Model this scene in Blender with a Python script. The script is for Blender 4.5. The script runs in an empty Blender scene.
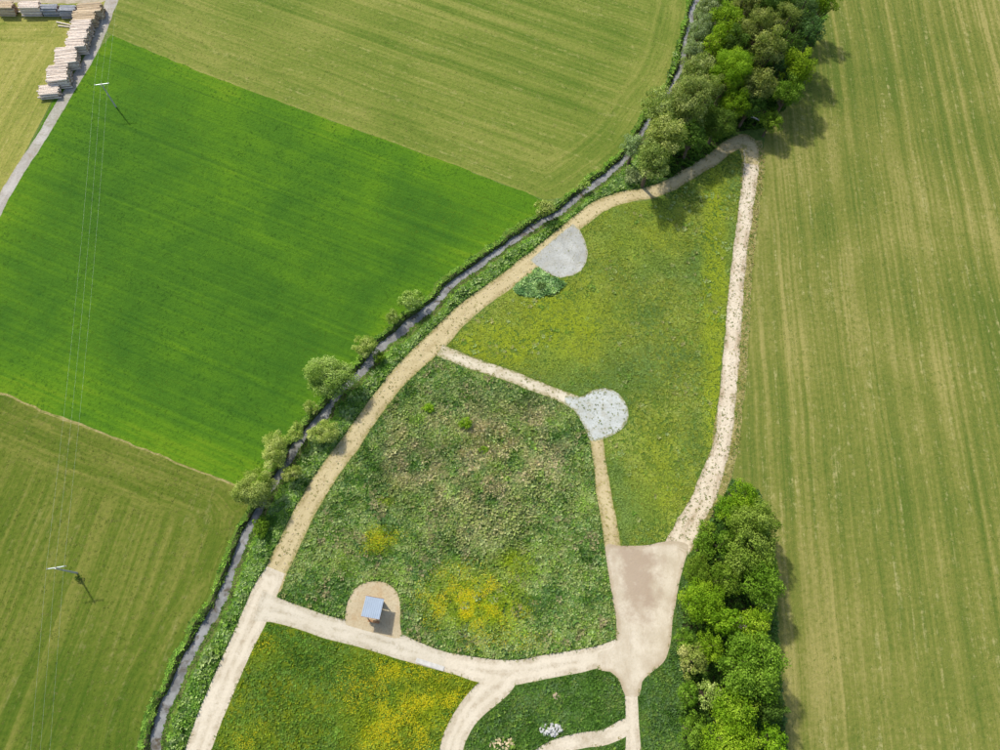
import bpy, bmesh, math, random
import numpy as np
from mathutils import Vector, Matrix, geometry

random.seed(7)
RNG = np.random.default_rng(7)
SC = bpy.context.scene
COL = SC.collection

# ------------------------------------------------------------------ camera, sky, sun, exposure
CAM_H = 120.0                       # metres above the fields
F_PX = 694.0                        # focal length for a frame 1000 wide
NADIR = (465.0, 655.0)              # where the plumb line under the camera meets the frame
_d = Vector((NADIR[0] - 500, 375 - NADIR[1], -F_PX)).normalized()
_up = -_d
_y = (Vector((0, 1, 0)) - _up * _up.y).normalized()
_x = _y.cross(_up)
ROT = Matrix((_x, _y, _up))         # camera axes -> world axes
cam_data = bpy.data.cameras.new('camera')
cam_data.sensor_width = 36.0
cam_data.lens = 36.0 * F_PX / 1000.0
cam_data.clip_start = 1.0
cam_data.clip_end = 6000.0
cam = bpy.data.objects.new('camera', cam_data)
COL.objects.link(cam)
cam.matrix_world = Matrix.Translation((0, 0, CAM_H)) @ ROT.to_4x4()
SC.camera = cam

SUN_EL = math.radians(47.0)
SHADOW = math.radians(-52.0)        # heading in which shadows fall, from +X
to_sun = Vector((-math.cos(SHADOW) * math.cos(SUN_EL), -math.sin(SHADOW) * math.cos(SUN_EL), math.sin(SUN_EL)))
world = bpy.data.worlds.new('World')
SC.world = world
world.use_nodes = True
wn = world.node_tree
bg = wn.nodes['Background']
sky = wn.nodes.new('ShaderNodeTexSky')
sky.sky_type = 'NISHITA'
sky.sun_disc = False
sky.sun_elevation = SUN_EL
sky.sun_rotation = math.atan2(to_sun.x, to_sun.y)
sky.air_density = 1.2
sky.dust_density = 2.5
wn.links.new(sky.outputs[0], bg.inputs[0])
bg.inputs[1].default_value = 0.15
sun_data = bpy.data.lights.new('sun', 'SUN')
sun_data.energy = 4.0
sun_data.angle = math.radians(2.0)
sun_data.color = (1.0, 0.94, 0.82)
sun = bpy.data.objects.new('sun', sun_data)
COL.objects.link(sun)
sun.rotation_euler = (-to_sun).to_track_quat('-Z', 'Y').to_euler()
SC.view_settings.view_transform = 'Standard'
SC.view_settings.look = 'None'
SC.view_settings.gamma = 1.0
SC.view_settings.use_curve_mapping = False
SC.view_settings.exposure = 0.35


# ------------------------------------------------------------------ helpers: survey, noise, geometry
def at(px, py, z=0.0):
    """Survey point: where the sight line through a spot of the photograph meets height z."""
    v = ROT @ Vector((px - 500.0, 375.0 - py, -F_PX))
    return Vector((0, 0, CAM_H)) + v * ((z - CAM_H) / v.z)


def A2(px, py, z=0.0):
    p = at(px, py, z)
    return np.array((p.x, p.y))


def metres(px, py, z=0.0):
    return (at(px + 1, py, z) - at(px, py, z)).length


def _hash(ix, iy, seed):
    h = (ix.astype(np.int64) * 374761393 + iy.astype(np.int64) * 668265263 + seed * 1274126177) & 0x7fffffff
    h = ((h ^ (h >> 13)) * 1274126177) & 0x7fffffff
    h = (h ^ (h >> 16)) & 0xffff
    return h / 65535.0


def vnoise(x, y, size, seed=0, octaves=2):
    """smooth value noise 0..1 with features about `size` metres"""
    x = np.asarray(x, float) / size
    y = np.asarray(y, float) / size
    tot = np.zeros_like(x); amp = 1.0; s = 0.0
    for o in range(octaves):
        ix = np.floor(x); iy = np.floor(y)
        fx = x - ix; fy = y - iy
        fx = fx * fx * (3 - 2 * fx); fy = fy * fy * (3 - 2 * fy)
        a = _hash(ix, iy, seed + o); b = _hash(ix + 1, iy, seed + o)
        c = _hash(ix, iy + 1, seed + o); d = _hash(ix + 1, iy + 1, seed + o)
        tot += amp * ((a * (1 - fx) + b * fx) * (1 - fy) + (c * (1 - fx) + d * fx) * fy)
        s += amp; amp *= 0.5; x = x * 2.03 + 17.1; y = y * 2.03 + 5.3
    return tot / s


def spline(pts, step=0.8):
    """Catmull-Rom through the points (rows may carry extra columns), resampled"""
    P = np.array(pts, float)
    if len(P) < 3:
        Q = P
        out = []
        n = max(2, int(np.linalg.norm(P[1, :2] - P[0, :2]) / step))
        return np.array([P[0] + (P[1] - P[0]) * k / n for k in range(n + 1)])
    P = np.vstack([2 * P[0] - P[1], P, 2 * P[-1] - P[-2]])
    out = []
    for i in range(1, len(P) - 2):
        p0, p1, p2, p3 = P[i - 1], P[i], P[i + 1], P[i + 2]
        n = max(1, int(np.linalg.norm(p2[:2] - p1[:2]) / step))
        for k in range(n):
            t = k / n
            out.append(0.5 * ((2 * p1) + (-p0 + p2) * t + (2 * p0 - 5 * p1 + 4 * p2 - p3) * t * t + (-p0 + 3 * p1 - 3 * p2 + p3) * t ** 3))
    out.append(P[-2])
    return np.array(out)


def dense(poly, step=0.8):
    """resample a closed polygon with straight edges"""
    P = np.array(poly, float); out = []
    for i in range(len(P)):
        a, b = P[i], P[(i + 1) % len(P)]
        L = np.linalg.norm(b - a)
        n = max(1, int(L / step)) if L < 400 else 1
        for k in range(n):
            out.append(a + (b - a) * k / n)
    return np.array(out)


def closed_spline(poly, step=0.8):
    P = np.array(poly, float)
    Q = np.vstack([P[-2:], P, P[:2]])
    out = []
    for i in range(2, len(Q) - 2):
        p0, p1, p2, p3 = Q[i - 1], Q[i], Q[i + 1], Q[i + 2]
        n = max(1, int(np.linalg.norm(p2 - p1) / step))
        for k in range(n):
            t = k / n
            out.append(0.5 * ((2 * p1) + (-p0 + p2) * t + (2 * p0 - 5 * p1 + 4 * p2 - p3) * t * t + (-p0 + 3 * p1 - 3 * p2 + p3) * t ** 3))
    return np.array(out)


def normals2(line):
    t = np.gradient(line[:, :2], axis=0)
    t /= np.linalg.norm(t, axis=1)[:, None] + 1e-9
    return np.stack([-t[:, 1], t[:, 0]], 1)


def ragged(poly, amp, seed):
    """wear a clean outline: push points by two sizes of noise"""
    if amp <= 0:
        return poly
    c = poly
    nx = (vnoise(c[:, 0], c[:, 1], 2.6, seed) - 0.5) * 2 + (vnoise(c[:, 0], c[:, 1], 0.9, seed + 3, 1) - 0.5) * 0.9
    ny = (vnoise(c[:, 0], c[:, 1], 2.6, seed + 9) - 0.5) * 2 + (vnoise(c[:, 0], c[:, 1], 0.9, seed + 13, 1) - 0.5) * 0.9
    return c + amp * np.stack([nx, ny], 1)


def ribbon(pts, step=0.8):
    """pts: (px, py, width in px across) along a path -> closed outline in metres, and its centreline"""
    rows = []
    for px, py, w in pts:
        p = A2(px, py)
        rows.append((p[0], p[1], w * metres(px, py)))
    L = spline(rows, step)
    n = normals2(L)
    a = L[:, :2] + n * L[:, 2:3] / 2
    b = L[:, :2] - n * L[:, 2:3] / 2
    return np.vstack([a, b[::-1]]), L


def seg_dist(x, y, line):
    """distance of points to a polyline, and signed side (left +) of the nearest segment, and its index"""
    best = np.full(len(x), 1e9); side = np.zeros(len(x)); idx = np.zeros(len(x), int)
    for i in range(len(line) - 1):
        ax, ay = line[i][:2]; bx, by = line[i + 1][:2]
        dx, dy = bx - ax, by - ay
        l2 = dx * dx + dy * dy + 1e-9
        t = np.clip(((x - ax) * dx + (y - ay) * dy) / l2, 0, 1)
        qx = x - ax - t * dx; qy = y - ay - t * dy
        d = np.hypot(qx, qy)
        m = d < best
        best = np.where(m, d, best)
        side = np.where(m, np.sign(dx * (y - ay) - dy * (x - ax)), side)
        idx = np.where(m, i, idx)
    return best, side, idx


def px_poly(pts):
    return np.array([A2(*p) for p in pts])


# ------------------------------------------------------------------ node materials
class Mat:
    def __init__(self, name, rough=0.9, spec=0.2):
        self.m = bpy.data.materials.new(name)
        self.m.use_nodes = True
        self.nt = self.m.node_tree
        self.b = self.nt.nodes['Principled BSDF']
        self.b.inputs['Roughness'].default_value = rough
        self.b.inputs['Specular IOR Level'].default_value = spec

    def n(self, t, **kw):
        x = self.nt.nodes.new(t)
        for k, v in kw.items():
            setattr(x, k, v)
        return x

    def put(self, sock, v):
        if hasattr(v, 'links') or hasattr(v, 'is_linked'):
            self.nt.links.new(v, sock)
        else:
            sock.default_value = v

    def pos(self, rot=0.0, scale=(1, 1, 1)):
        g = self.n('ShaderNodeNewGeometry')
        r = self.n('ShaderNodeVectorRotate', rotation_type='Z_AXIS')
        self.nt.links.new(g.outputs['Position'], r.inputs['Vector'])
        r.inputs['Angle'].default_value = -rot
        s = self.n('ShaderNodeVectorMath', operation='MULTIPLY')
        self.nt.links.new(r.outputs[0], s.inputs[0])
        s.inputs[1].default_value = scale
        return s.outputs[0]

    def noise(self, vec, scale=1.0, detail=3.0, rough=0.55, dist=0.0):
        x = self.n('ShaderNodeTexNoise')
        self.nt.links.new(vec, x.inputs['Vector'])
        x.inputs['Scale'].default_value = scale
        x.inputs['Detail'].default_value = detail
        x.inputs['Roughness'].default_value = rough
        x.inputs['Distortion'].default_value = dist
        return x.outputs['Fac']

    def vor(self, vec, scale=1.0, out='Distance'):
        x = self.n('ShaderNodeTexVoronoi')
        self.nt.links.new(vec, x.inputs['Vector'])
        x.inputs['Scale'].default_value = scale
        return x.outputs[out]

    def mp(self, v, a, b, lo=0.0, hi=1.0):
        x = self.n('ShaderNodeMapRange')
        self.put(x.inputs[0], v)
        for i, q in enumerate((a, b, lo, hi)):
            x.inputs[i + 1].default_value = q
        return x.outputs[0]

    def op(self, o, a, b=0.0):
        x = self.n('ShaderNodeMath', operation=o)
        self.put(x.inputs[0], a); self.put(x.inputs[1], b)
        return x.outputs[0]

    def mix(self, a, b, f, blend='MIX'):
        x = self.n('ShaderNodeMix', data_type='RGBA', blend_type=blend)
        self.put(x.inputs[0], f)
        self.put(x.inputs[6], a if not isinstance(a, tuple) else (*a, 1))
        self.put(x.inputs[7], b if not isinstance(b, tuple) else (*b, 1))
        return x.outputs[2]

    def ramp(self, f, stops):
        x = self.n('ShaderNodeValToRGB')
        e = x.color_ramp.elements
        while len(e) < len(stops):
            e.new(0.5)
        for q, (p, c) in zip(e, stops):
            q.position = p; q.color = (*c, 1)
        self.nt.links.new(f, x.inputs[0])
        return x.outputs[0]

    def attr(self, name, out='Fac'):
        x = self.n('ShaderNodeAttribute', attribute_name=name)
        return x.outputs[out]

    def comb(self, x, y, z=0.0):
        c = self.n('ShaderNodeCombineXYZ')
        self.put(c.inputs[0], x); self.put(c.inputs[1], y); self.put(c.inputs[2], z)
        return c.outputs[0]

    def bump(self, h, strength=0.5, dist=0.2):
        x = self.n('ShaderNodeBump')
        x.inputs['Strength'].default_value = strength
        x.inputs['Distance'].default_value = dist
        self.nt.links.new(h, x.inputs['Height'])
        self.nt.links.new(x.outputs[0], self.b.inputs['Normal'])

    def color(self, c):
        self.put(self.b.inputs['Base Color'], c if not isinstance(c, tuple) else (*c, 1))
        return self


def field_mat(name, heading, lo, mid, hi, straw, head_w=9.0, cross=0.0, blot=0.5, straw_amt=0.5):
    """mown grassland: streaks along the mowing heading, headland streaks that follow the edge"""
    M = Mat(name, 0.95, 0.1)
    p = M.pos(heading)                                   # x along the mowing, y across
    wob = M.noise(M.pos(), 0.035, 2)
    sep = M.n('ShaderNodeSeparateXYZ'); M.nt.links.new(p, sep.inputs[0])
    ycross = M.op('ADD', sep.outputs[1], M.op('MULTIPLY', wob, 1.5))
    edge = M.attr('edge')
    eg = M.op('ADD', edge, M.op('MULTIPLY', wob, 4.0))
    isf = M.mp(eg, head_w, head_w + 4.0)
    x2 = M.op('MULTIPLY', sep.outputs[0], 0.022)
    def streak(freq, along):
        a = M.noise(M.comb(M.op('MULTIPLY', sep.outputs[0], along), M.op('MULTIPLY', ycross, freq)), 1.0, 3, 0.6)
        b = M.noise(M.comb(M.op('MULTIPLY', M.noise(M.pos(), 0.05, 2), 3.0), M.op('MULTIPLY', edge, freq)), 1.0, 3, 0.6)
        mx = M.n('ShaderNodeMix'); M.put(mx.inputs[0], isf); M.put(mx.inputs[2], b); M.put(mx.inputs[3], a)
        return mx.outputs[0]
    s1 = streak(0.38, 0.006)
    s2 = streak(1.15, 0.012)
    fine = M.noise(M.pos(), 1.3, 4, 0.65)
    big = M.noise(M.pos(), 0.028, 4, 0.55, 0.5)  # broad grass tone patches, strengthened in colour to stand in for cloud shading
    tot = M.op('ADD', M.op('ADD', M.op('MULTIPLY', s1, 0.5), M.op('MULTIPLY', s2, 0.42)),
               M.op('ADD', M.op('MULTIPLY', fine, 0.3), M.op('MULTIPLY', big, blot)))
    k = 0.5 * (0.5 + 0.42 + 0.3 + blot)
    f = M.mp(tot, k - 0.14, k + 0.15)
    c = M.ramp(f, [(0.0, lo), (0.5, mid), (1.0, hi)])
    # cut straw left in thin lines and small heaps
    sl = M.noise(M.comb(M.op('MULTIPLY', sep.outputs[0], 0.045), M.op('MULTIPLY', ycross, 0.9)), 1.0, 3, 0.7)
    sm = M.noise(M.pos(), 0.7, 5, 0.75)
    sf = M.mp(M.op('ADD', M.op('MULTIPLY', sl, 0.55), M.op('MULTIPLY', sm, 0.6)), 0.63, 0.75)
    c = M.mix(c, straw, M.op('MULTIPLY', sf, straw_amt))
    spk = M.noise(M.pos(), 2.6, 3, 0.7)
    c = M.mix(c, (lo[0] * 0.6, lo[1] * 0.7, lo[2] * 0.6), M.op('MULTIPLY', M.mp(spk, 0.56, 0.72), 0.3))
    M.color(c)
    M.bump(M.op('ADD', M.op('MULTIPLY', s2, 0.6), M.noise(M.pos(), 1.9, 4, 0.7)), 0.55, 0.25)
    return M.m


def rough_mat(name, stops, patch=0.12, fine=1.4, bump=0.8):
    M = Mat(name, 0.95, 0.1)
    a = M.noise(M.pos(), patch, 4, 0.6, 0.6)
    b = M.noise(M.pos(), fine, 4, 0.7)
    f = M.mp(M.op('ADD', M.op('MULTIPLY', a, 0.55), M.op('MULTIPLY', b, 0.45)), 0.34, 0.66)
    M.color(M.ramp(f, stops))
    M.bump(M.noise(M.pos(), 2.2, 4, 0.7), bump, 0.3)
    return M.m


def gravel_mat(name, base, pale, dirt, weeds=(0.12, 0.14, 0.04), weed_amt=0.4, edge_w=0.7, fine=3.0, ruts=0.55):
    M = Mat(name, 0.95, 0.15)
    a = M.noise(M.pos(), 0.22, 4, 0.6, 0.4)
    b = M.noise(M.pos(), fine, 4, 0.7)
    c = M.mix(base, pale, M.mp(a, 0.36, 0.62))
    c = M.mix(c, dirt, M.op('MULTIPLY', M.mp(M.noise(M.pos(), 0.6, 4, 0.7), 0.5, 0.66), 0.55))
    c = M.mix(c, (base[0] * 0.55, base[1] * 0.5, base[2] * 0.42), M.op('MULTIPLY', M.mp(b, 0.5, 0.75), 0.6))
    rut = M.mp(M.op('ABSOLUTE', M.op('SUBTRACT', M.op('ADD', M.attr('edge'), M.mp(a, 0.3, 0.7, -0.25, 0.25)), 1.15)), 0.2, 0.55, 1.0, 0.0)
    c = M.mix(c, tuple(min(1, v * 1.08) for v in pale), M.op('MULTIPLY', rut, ruts))
    mid_ = M.op('MULTIPLY', M.mp(M.attr('edge'), 1.5, 2.0), M.mp(M.noise(M.pos(), 0.8, 4, 0.7), 0.42, 0.62))
    c = M.mix(c, dirt, M.op('MULTIPLY', mid_, 0.75 * ruts))
    # weeds creep in from the verge
    e = M.attr('edge')
    w = M.op('ADD', M.mp(e, edge_w, 0.0), M.mp(M.noise(M.pos(), 1.6, 4, 0.75), 0.42, 0.72, -0.5, 0.6))
    c = M.mix(c, weeds, M.op('MULTIPLY', M.mp(w, 0.25, 0.85), min(1.0, weed_amt * 1.6)))
    sp = M.mp(M.noise(M.pos(), 2.1, 3, 0.7), 0.6, 0.7)
    c = M.mix(c, weeds, M.op('MULTIPLY', sp, weed_amt))
    M.color(c)
    M.bump(b, 0.5, 0.12)
    return M.m


def plain(name, c, rough=0.7, var=0.25, scale=3.0, spec=0.3, metal=0.0):
    M = Mat(name, rough, spec)
    f = M.mp(M.noise(M.pos(), scale, 3, 0.6), 0.3, 0.7, 0.0, 1.0)
    M.color(M.mix(tuple(v * (1 - var) for v in c), tuple(min(1, v * (1 + var)) for v in c), f))
    M.b.inputs['Metallic'].default_value = metal
    return M.m


def tint_mat(name, trans=0.25, rough=0.75):
    """leaf and blade material: colour from the plant's own tint attribute, some light through the leaf"""
    M = Mat(name, rough, 0.1)
    c = M.attr('tint', 'Color')
    M.color(c)
    t = M.n('ShaderNodeBsdfTranslucent')
    mc = M.mix(c, (1.0, 1.0, 0.35), 1.0, 'MULTIPLY')
    M.nt.links.new(mc, t.inputs[0])
    ms = M.n('ShaderNodeMixShader')
    ms.inputs[0].default_value = trans
    M.nt.links.new(M.b.outputs[0], ms.inputs[1])
    M.nt.links.new(t.outputs[0], ms.inputs[2])
    M.nt.links.new(ms.outputs[0], M.nt.nodes['Material Output'].inputs[0])
    return M.m


# ------------------------------------------------------------------ mesh helpers
def mesh_np(name, V, Fa, mat, tint=None, parent=None, smooth=False):
    """faces: array n x 3 or n x 4"""
    me = bpy.data.meshes.new(name)
    V = np.ascontiguousarray(V, np.float32); Fa = np.ascontiguousarray(Fa, np.int32)
    k = Fa.shape[1]
    me.vertices.add(len(V)); me.vertices.foreach_set('co', V.ravel())
    me.loops.add(Fa.size); me.loops.foreach_set('vertex_index', Fa.ravel())
    me.polygons.add(len(Fa)); me.polygons.foreach_set('loop_start', np.arange(0, Fa.size, k, dtype=np.int32))
    me.update(calc_edges=True)
    if smooth:
        me.polygons.foreach_set('use_smooth', np.ones(len(Fa), bool))
    if tint is not None:
        a = me.attributes.new('tint', 'FLOAT_COLOR', 'POINT')
        a.data.foreach_set('color', np.ascontiguousarray(np.hstack([tint, np.ones((len(tint), 1))]), np.float32).ravel())
    if mat is not None:
        me.materials.append(mat)
    o = bpy.data.objects.new(name, me)
    COL.objects.link(o)
    if parent is not None:
        o.parent = parent
    return o


def tag(o, label=None, cat=None, group=None, kind=None):
    if label: o['label'] = label
    if cat: o['category'] = cat
    if group: o['group'] = group
    if kind: o['kind'] = kind
    return o


def empty(name, loc, rz=0.0):
    o = bpy.data.objects.new(name, None)
    COL.objects.link(o)
    o.location = loc; o.rotation_euler = (0, 0, rz)
    o.empty_display_size = 0.5
    return o


class MB:
    """collects boxes, tubes and prisms into one mesh"""
    def __init__(self):
        self.bm = bmesh.new()

    def box(self, c, s, rot=None):
        m = Matrix.Translation(c)
        if rot is not None:
            m = m @ rot.to_4x4()
        m = m @ Matrix.Diagonal((*s, 1))
        bmesh.ops.create_cube(self.bm, size=1.0, matrix=m)
        return self

    def tube(self, pts, radii, seg=8, cap=True):
        rings = []
        pts = [Vector(p) for p in pts]
        for i, p in enumerate(pts):
            d = (pts[min(i + 1, len(pts) - 1)] - pts[max(i - 1, 0)]).normalized()
            u = d.cross(Vector((0, 0, 1)) if abs(d.z) < 0.9 else Vector((1, 0, 0))).normalized()
            v = d.cross(u)
            r = radii[i]
            rings.append([self.bm.verts.new(p + (u * math.cos(a) + v * math.sin(a)) * r) for a in [2 * math.pi * k / seg for k in range(seg)]])
        for a, b in zip(rings, rings[1:]):
            for k in range(seg):
                self.bm.faces.new((a[k], a[(k + 1) % seg], b[(k + 1) % seg], b[k]))
        if cap:
            self.bm.faces.new(rings[0][::-1]); self.bm.faces.new(rings[-1])
        return self

    def build(self, name, mat, parent=None, bevel=0.0):
        if bevel:
            bmesh.ops.bevel(self.bm, geom=self.bm.edges[:], offset=bevel, segments=1, affect='EDGES')
        bmesh.ops.recalc_face_normals(self.bm, faces=self.bm.faces[:])
        me = bpy.data.meshes.new(name)
        self.bm.to_mesh(me); self.bm.free()
        me.materials.append(mat)
        o = bpy.data.objects.new(name, me)
        COL.objects.link(o)
        if parent is not None:
            o.parent = parent
        return o


# ------------------------------------------------------------------ the ground, cut into fields, paths and water
BIG = 1500.0
# brook centreline (px, py, width px)
BROOK = [(760, -120, 7), (722, -50, 7), (698, -5, 7), (690, 25, 6), (683, 58, 6), (672, 85, 7), (652, 118, 7), (630, 150, 8), (614, 167, 9), (597, 181, 9), (575, 198, 9),
         (553, 214, 9), (533, 227, 9), (515, 239, 10), (496, 253, 10), (478, 264, 10), (460, 275, 10), (444, 289, 10), (433, 301, 11), (421, 313, 12),
         (407, 326, 11), (392, 338, 12), (376, 353, 12), (360, 369, 12), (344, 388, 12), (328, 406, 12), (315, 421, 12), (302, 437, 11), (291, 456, 10),
         (280, 473, 10), (268, 491, 11), (257, 511, 12), (246, 531, 13), (236, 554, 13), (225, 582, 13), (212, 613, 13), (197, 641, 13), (184, 666, 14),
         (171, 690, 14), (161, 711, 15), (154, 736, 16), (150, 765, 16), (143, 830, 16), (130, 900, 16)]
_rows = []
for px, py, w in BROOK:
    p = A2(px, py); _rows.append((p[0], p[1], 0.74 * w * metres(px, py)))
BR = spline(_rows, 0.7)                      # columns x, y, width
BRN = normals2(BR)
BR[:, :2] += BRN * ((vnoise(BR[:, 0], BR[:, 1], 5.0, 44, 2) - 0.5) * 1.1)[:, None]
BRN = normals2(BR)
BR_COARSE = BR[::3]
WATER_Z = -0.75
bw_l = 0.35 + 0.5 * vnoise(BR[:, 0], BR[:, 1], 2.0, 50)
bw_r = 0.7 + 0.6 * vnoise(BR[:, 0], BR[:, 1], 2.0, 60)
hw_j = BR[:, 2] / 2 * (0.5 + 0.95 * vnoise(BR[:, 0], BR[:, 1], 2.4, 70, 3))
# heading runs downstream (north-east to south-west): left of the heading is the meadow side, right the crop side
w_left = BR[:, :2] + BRN * hw_j[:, None]
w_right = BR[:, :2] - BRN * hw_j[:, None]
b_left = w_left + BRN * bw_r[:, None]
b_right = w_right - BRN * bw_l[:, None]
water_poly = np.vstack([w_left, w_right[::-1]])
bank_poly = np.vstack([b_left, b_right[::-1]])
v_left = b_left + BRN * (0.35 + 0.5 * vnoise(BR[:, 0], BR[:, 1], 1.5, 80))[:, None]
v_right = b_right - BRN * (0.15 + 1.1 * vnoise(BR[:, 0], BR[:, 1], 2.5, 90, 3))[:, None]
verge_poly = np.vstack([v_left, v_right[::-1]])

MOUND = A2(492, 478)


def hgt(x, y):
    """lie of the land, without the brook's cut"""
    x = np.asarray(x, float); y = np.asarray(y, float)
    z = 0.25 * (vnoise(x, y, 28, 101, 2) - 0.5)
    r = np.hypot((x - MOUND[0]) / 15.0, (y - MOUND[1]) / 13.0)
    m = np.clip(1 - r, 0, 1); m = m * m * (3 - 2 * m)
    z = z + m * (1.5 + 1.3 * vnoise(x, y, 4.0, 33, 3))
    return z


def hz(x, y):
    return float(hgt(np.array([x]), np.array([y]))[0])


def brook_side(px_pts):
    return px_poly(px_pts)


PXV = 40                                     # survey margin beyond the frame
stream_left_margin = [(715, -60), (692, 0), (688, 25), (680, 60), (668, 88), (650, 112), (626, 148), (600, 170), (565, 194), (540, 208)]
crop_line = [(60, 20), (112, 35), (200, 72), (300, 109), (400, 145), (470, 171), (535, 196)]
lower_line = [(-260, 300), (-60, 372), (0, 393), (60, 418), (120, 440), (180, 463), (232, 483), (246, 503)]

def far(px, py, dx, dy):
    p = A2(px, py)
    return p + np.array((dx, dy))

REG = []   # (name, material key, outline, label)
def region(name, mkey, poly, label):
    REG.append((name, mkey, poly, label))

F = lambda pts: px_poly(pts)
# fields, lowest priority first
region('ground', 'ground', np.array([(-BIG, -BIG), (BIG, -BIG), (BIG, BIG), (-BIG, BIG)]), 'open grassland around the fields')
region('hay_field_upper', 'field_top', dense(np.vstack([F([(90, -40), (106, 30), (112, 35), (200, 72), (300, 109), (400, 145), (470, 171), (545, 200), (620, 190), (700, 110), (720, 20), (740, -50)]), [far(740, -50, 40, 260)], [far(90, -40, -60, 260)]])), 'pale mown hay field north of the brook')
region('hay_field_roadside', 'field_tl', dense(np.vstack([F([(105, -15), (104, 10), (60, 85), (0, 200), (-120, 420)]), [far(-120, 420, -200, 0)], [far(0, 0, -300, 40)], [far(0, -5, 0, 0)]])), 'yellowish mown field left of the lane')
region('crop_field', 'crop', ragged(dense(np.vstack([F([(112, 35), (200, 72), (300, 109), (400, 145), (470, 171), (545, 200), (560, 225), (470, 290), (400, 350), (330, 420), (270, 500), (246, 500), (232, 483), (180, 463), (120, 440), (60, 418), (0, 393), (-60, 372), (-260, 300)]), F([(-160, 470), (0, 205), (60, 90)])])), 0.3, 5), 'vivid green young cereal field between lane and brook')
region('hay_field_lower', 'field_bl', dense(np.vstack([F([(0, 393), (60, 418), (120, 440), (180, 463), (232, 483), (246, 503), (262, 515), (230, 620), (190, 680), (165, 760), (150, 830)]), [far(130, 900, 0, -120)], [far(0, 800, -160, -80)], F([(-260, 300), (-60, 372)])])), 'olive mown hay field left of the brook')
region('hay_field_right', 'field_right', ragged(dense(np.vstack([F([(858, -60), (830, 0), (800, 80), (766, 128), (763, 150), (757, 215), (749, 300), (746, 370), (738, 440), (733, 478), (745, 500), (760, 560), (763, 640), (770, 760)]), [far(770, 760, 2, -180)], [far(1100, 760, 160, -180)], [far(1100, 0, 160, 200)], [far(858, -60, 30, 200)]])), 0.25, 8), 'wide striped mown field on the right')
# the meadow park between the brook and the right-hand track
region('brookside_bank', 'bank', dense(F([(760, -120), (790, -60), (740, 60), (715, 140), (700, 170), (640, 192), (600, 203), (560, 232), (520, 265), (470, 305), (425, 345), (365, 410), (330, 465), (290, 530), (262, 580), (225, 650), (190, 740), (165, 830), (130, 900), (120, 830), (140, 760), (158, 700), (200, 625), (235, 545), (255, 505), (300, 430), (380, 345), (440, 285), (530, 222), (620, 155), (665, 85), (690, 0), (700, -50)])), 'rough grassy bank between brook and path')
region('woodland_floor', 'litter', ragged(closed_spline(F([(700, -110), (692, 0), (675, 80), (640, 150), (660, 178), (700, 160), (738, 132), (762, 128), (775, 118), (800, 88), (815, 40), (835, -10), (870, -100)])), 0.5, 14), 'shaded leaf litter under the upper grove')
region('meadow_upper', 'meadow_up', dense(F([(735, 150), (750, 170), (735, 300), (725, 430), (690, 520), (670, 548), (620, 550), (605, 500), (590, 430), (560, 400), (435, 350), (520, 280), (575, 230), (610, 205), (655, 200), (700, 175)])), 'olive green meadow beside the right-hand track')
region('meadow_middle', 'meadow_mid', dense(F([(430, 355), (500, 375), (570, 400), (592, 440), (602, 500), (615, 560), (624, 655), (560, 666), (490, 672), (400, 648), (340, 625), (270, 610), (270, 580), (310, 510), (360, 430)])), 'weedy meadow with a rough mound in the middle')
region('meadow_lower', 'meadow_low', dense(F([(262, 620), (290, 622), (350, 640), (430, 660), (485, 672), (475, 700), (450, 760), (435, 900), (150, 900), (195, 760), (230, 680)])), 'green meadow with yellow flower patches')
region('meadow_island', 'meadow_isl', dense(F([(440, 790), (455, 735), (490, 690), (550, 664), (615, 660), (632, 690), (630, 900), (440, 900)])), 'dark green grass island inside the track loop')
region('grove_verge', 'meadow_isl', dense(F([(632, 675), (650, 668), (660, 620), (670, 548), (705, 500), (730, 478), (760, 492), (775, 560), (778, 640), (786, 740), (790, 900), (625, 900)])), 'shaded grass strip along the lower grove')
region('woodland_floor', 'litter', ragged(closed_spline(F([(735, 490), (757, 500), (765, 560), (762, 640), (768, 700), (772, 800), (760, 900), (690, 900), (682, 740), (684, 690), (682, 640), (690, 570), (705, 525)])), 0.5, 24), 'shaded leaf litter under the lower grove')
region('swale', 'swale', closed_spline(F([(534, 267), (548, 276), (560, 280), (566, 284), (556, 292), (540, 297), (526, 297), (514, 291), (518, 281)])), 'sunken planted hollow beside the upper gravel pad')
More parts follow.
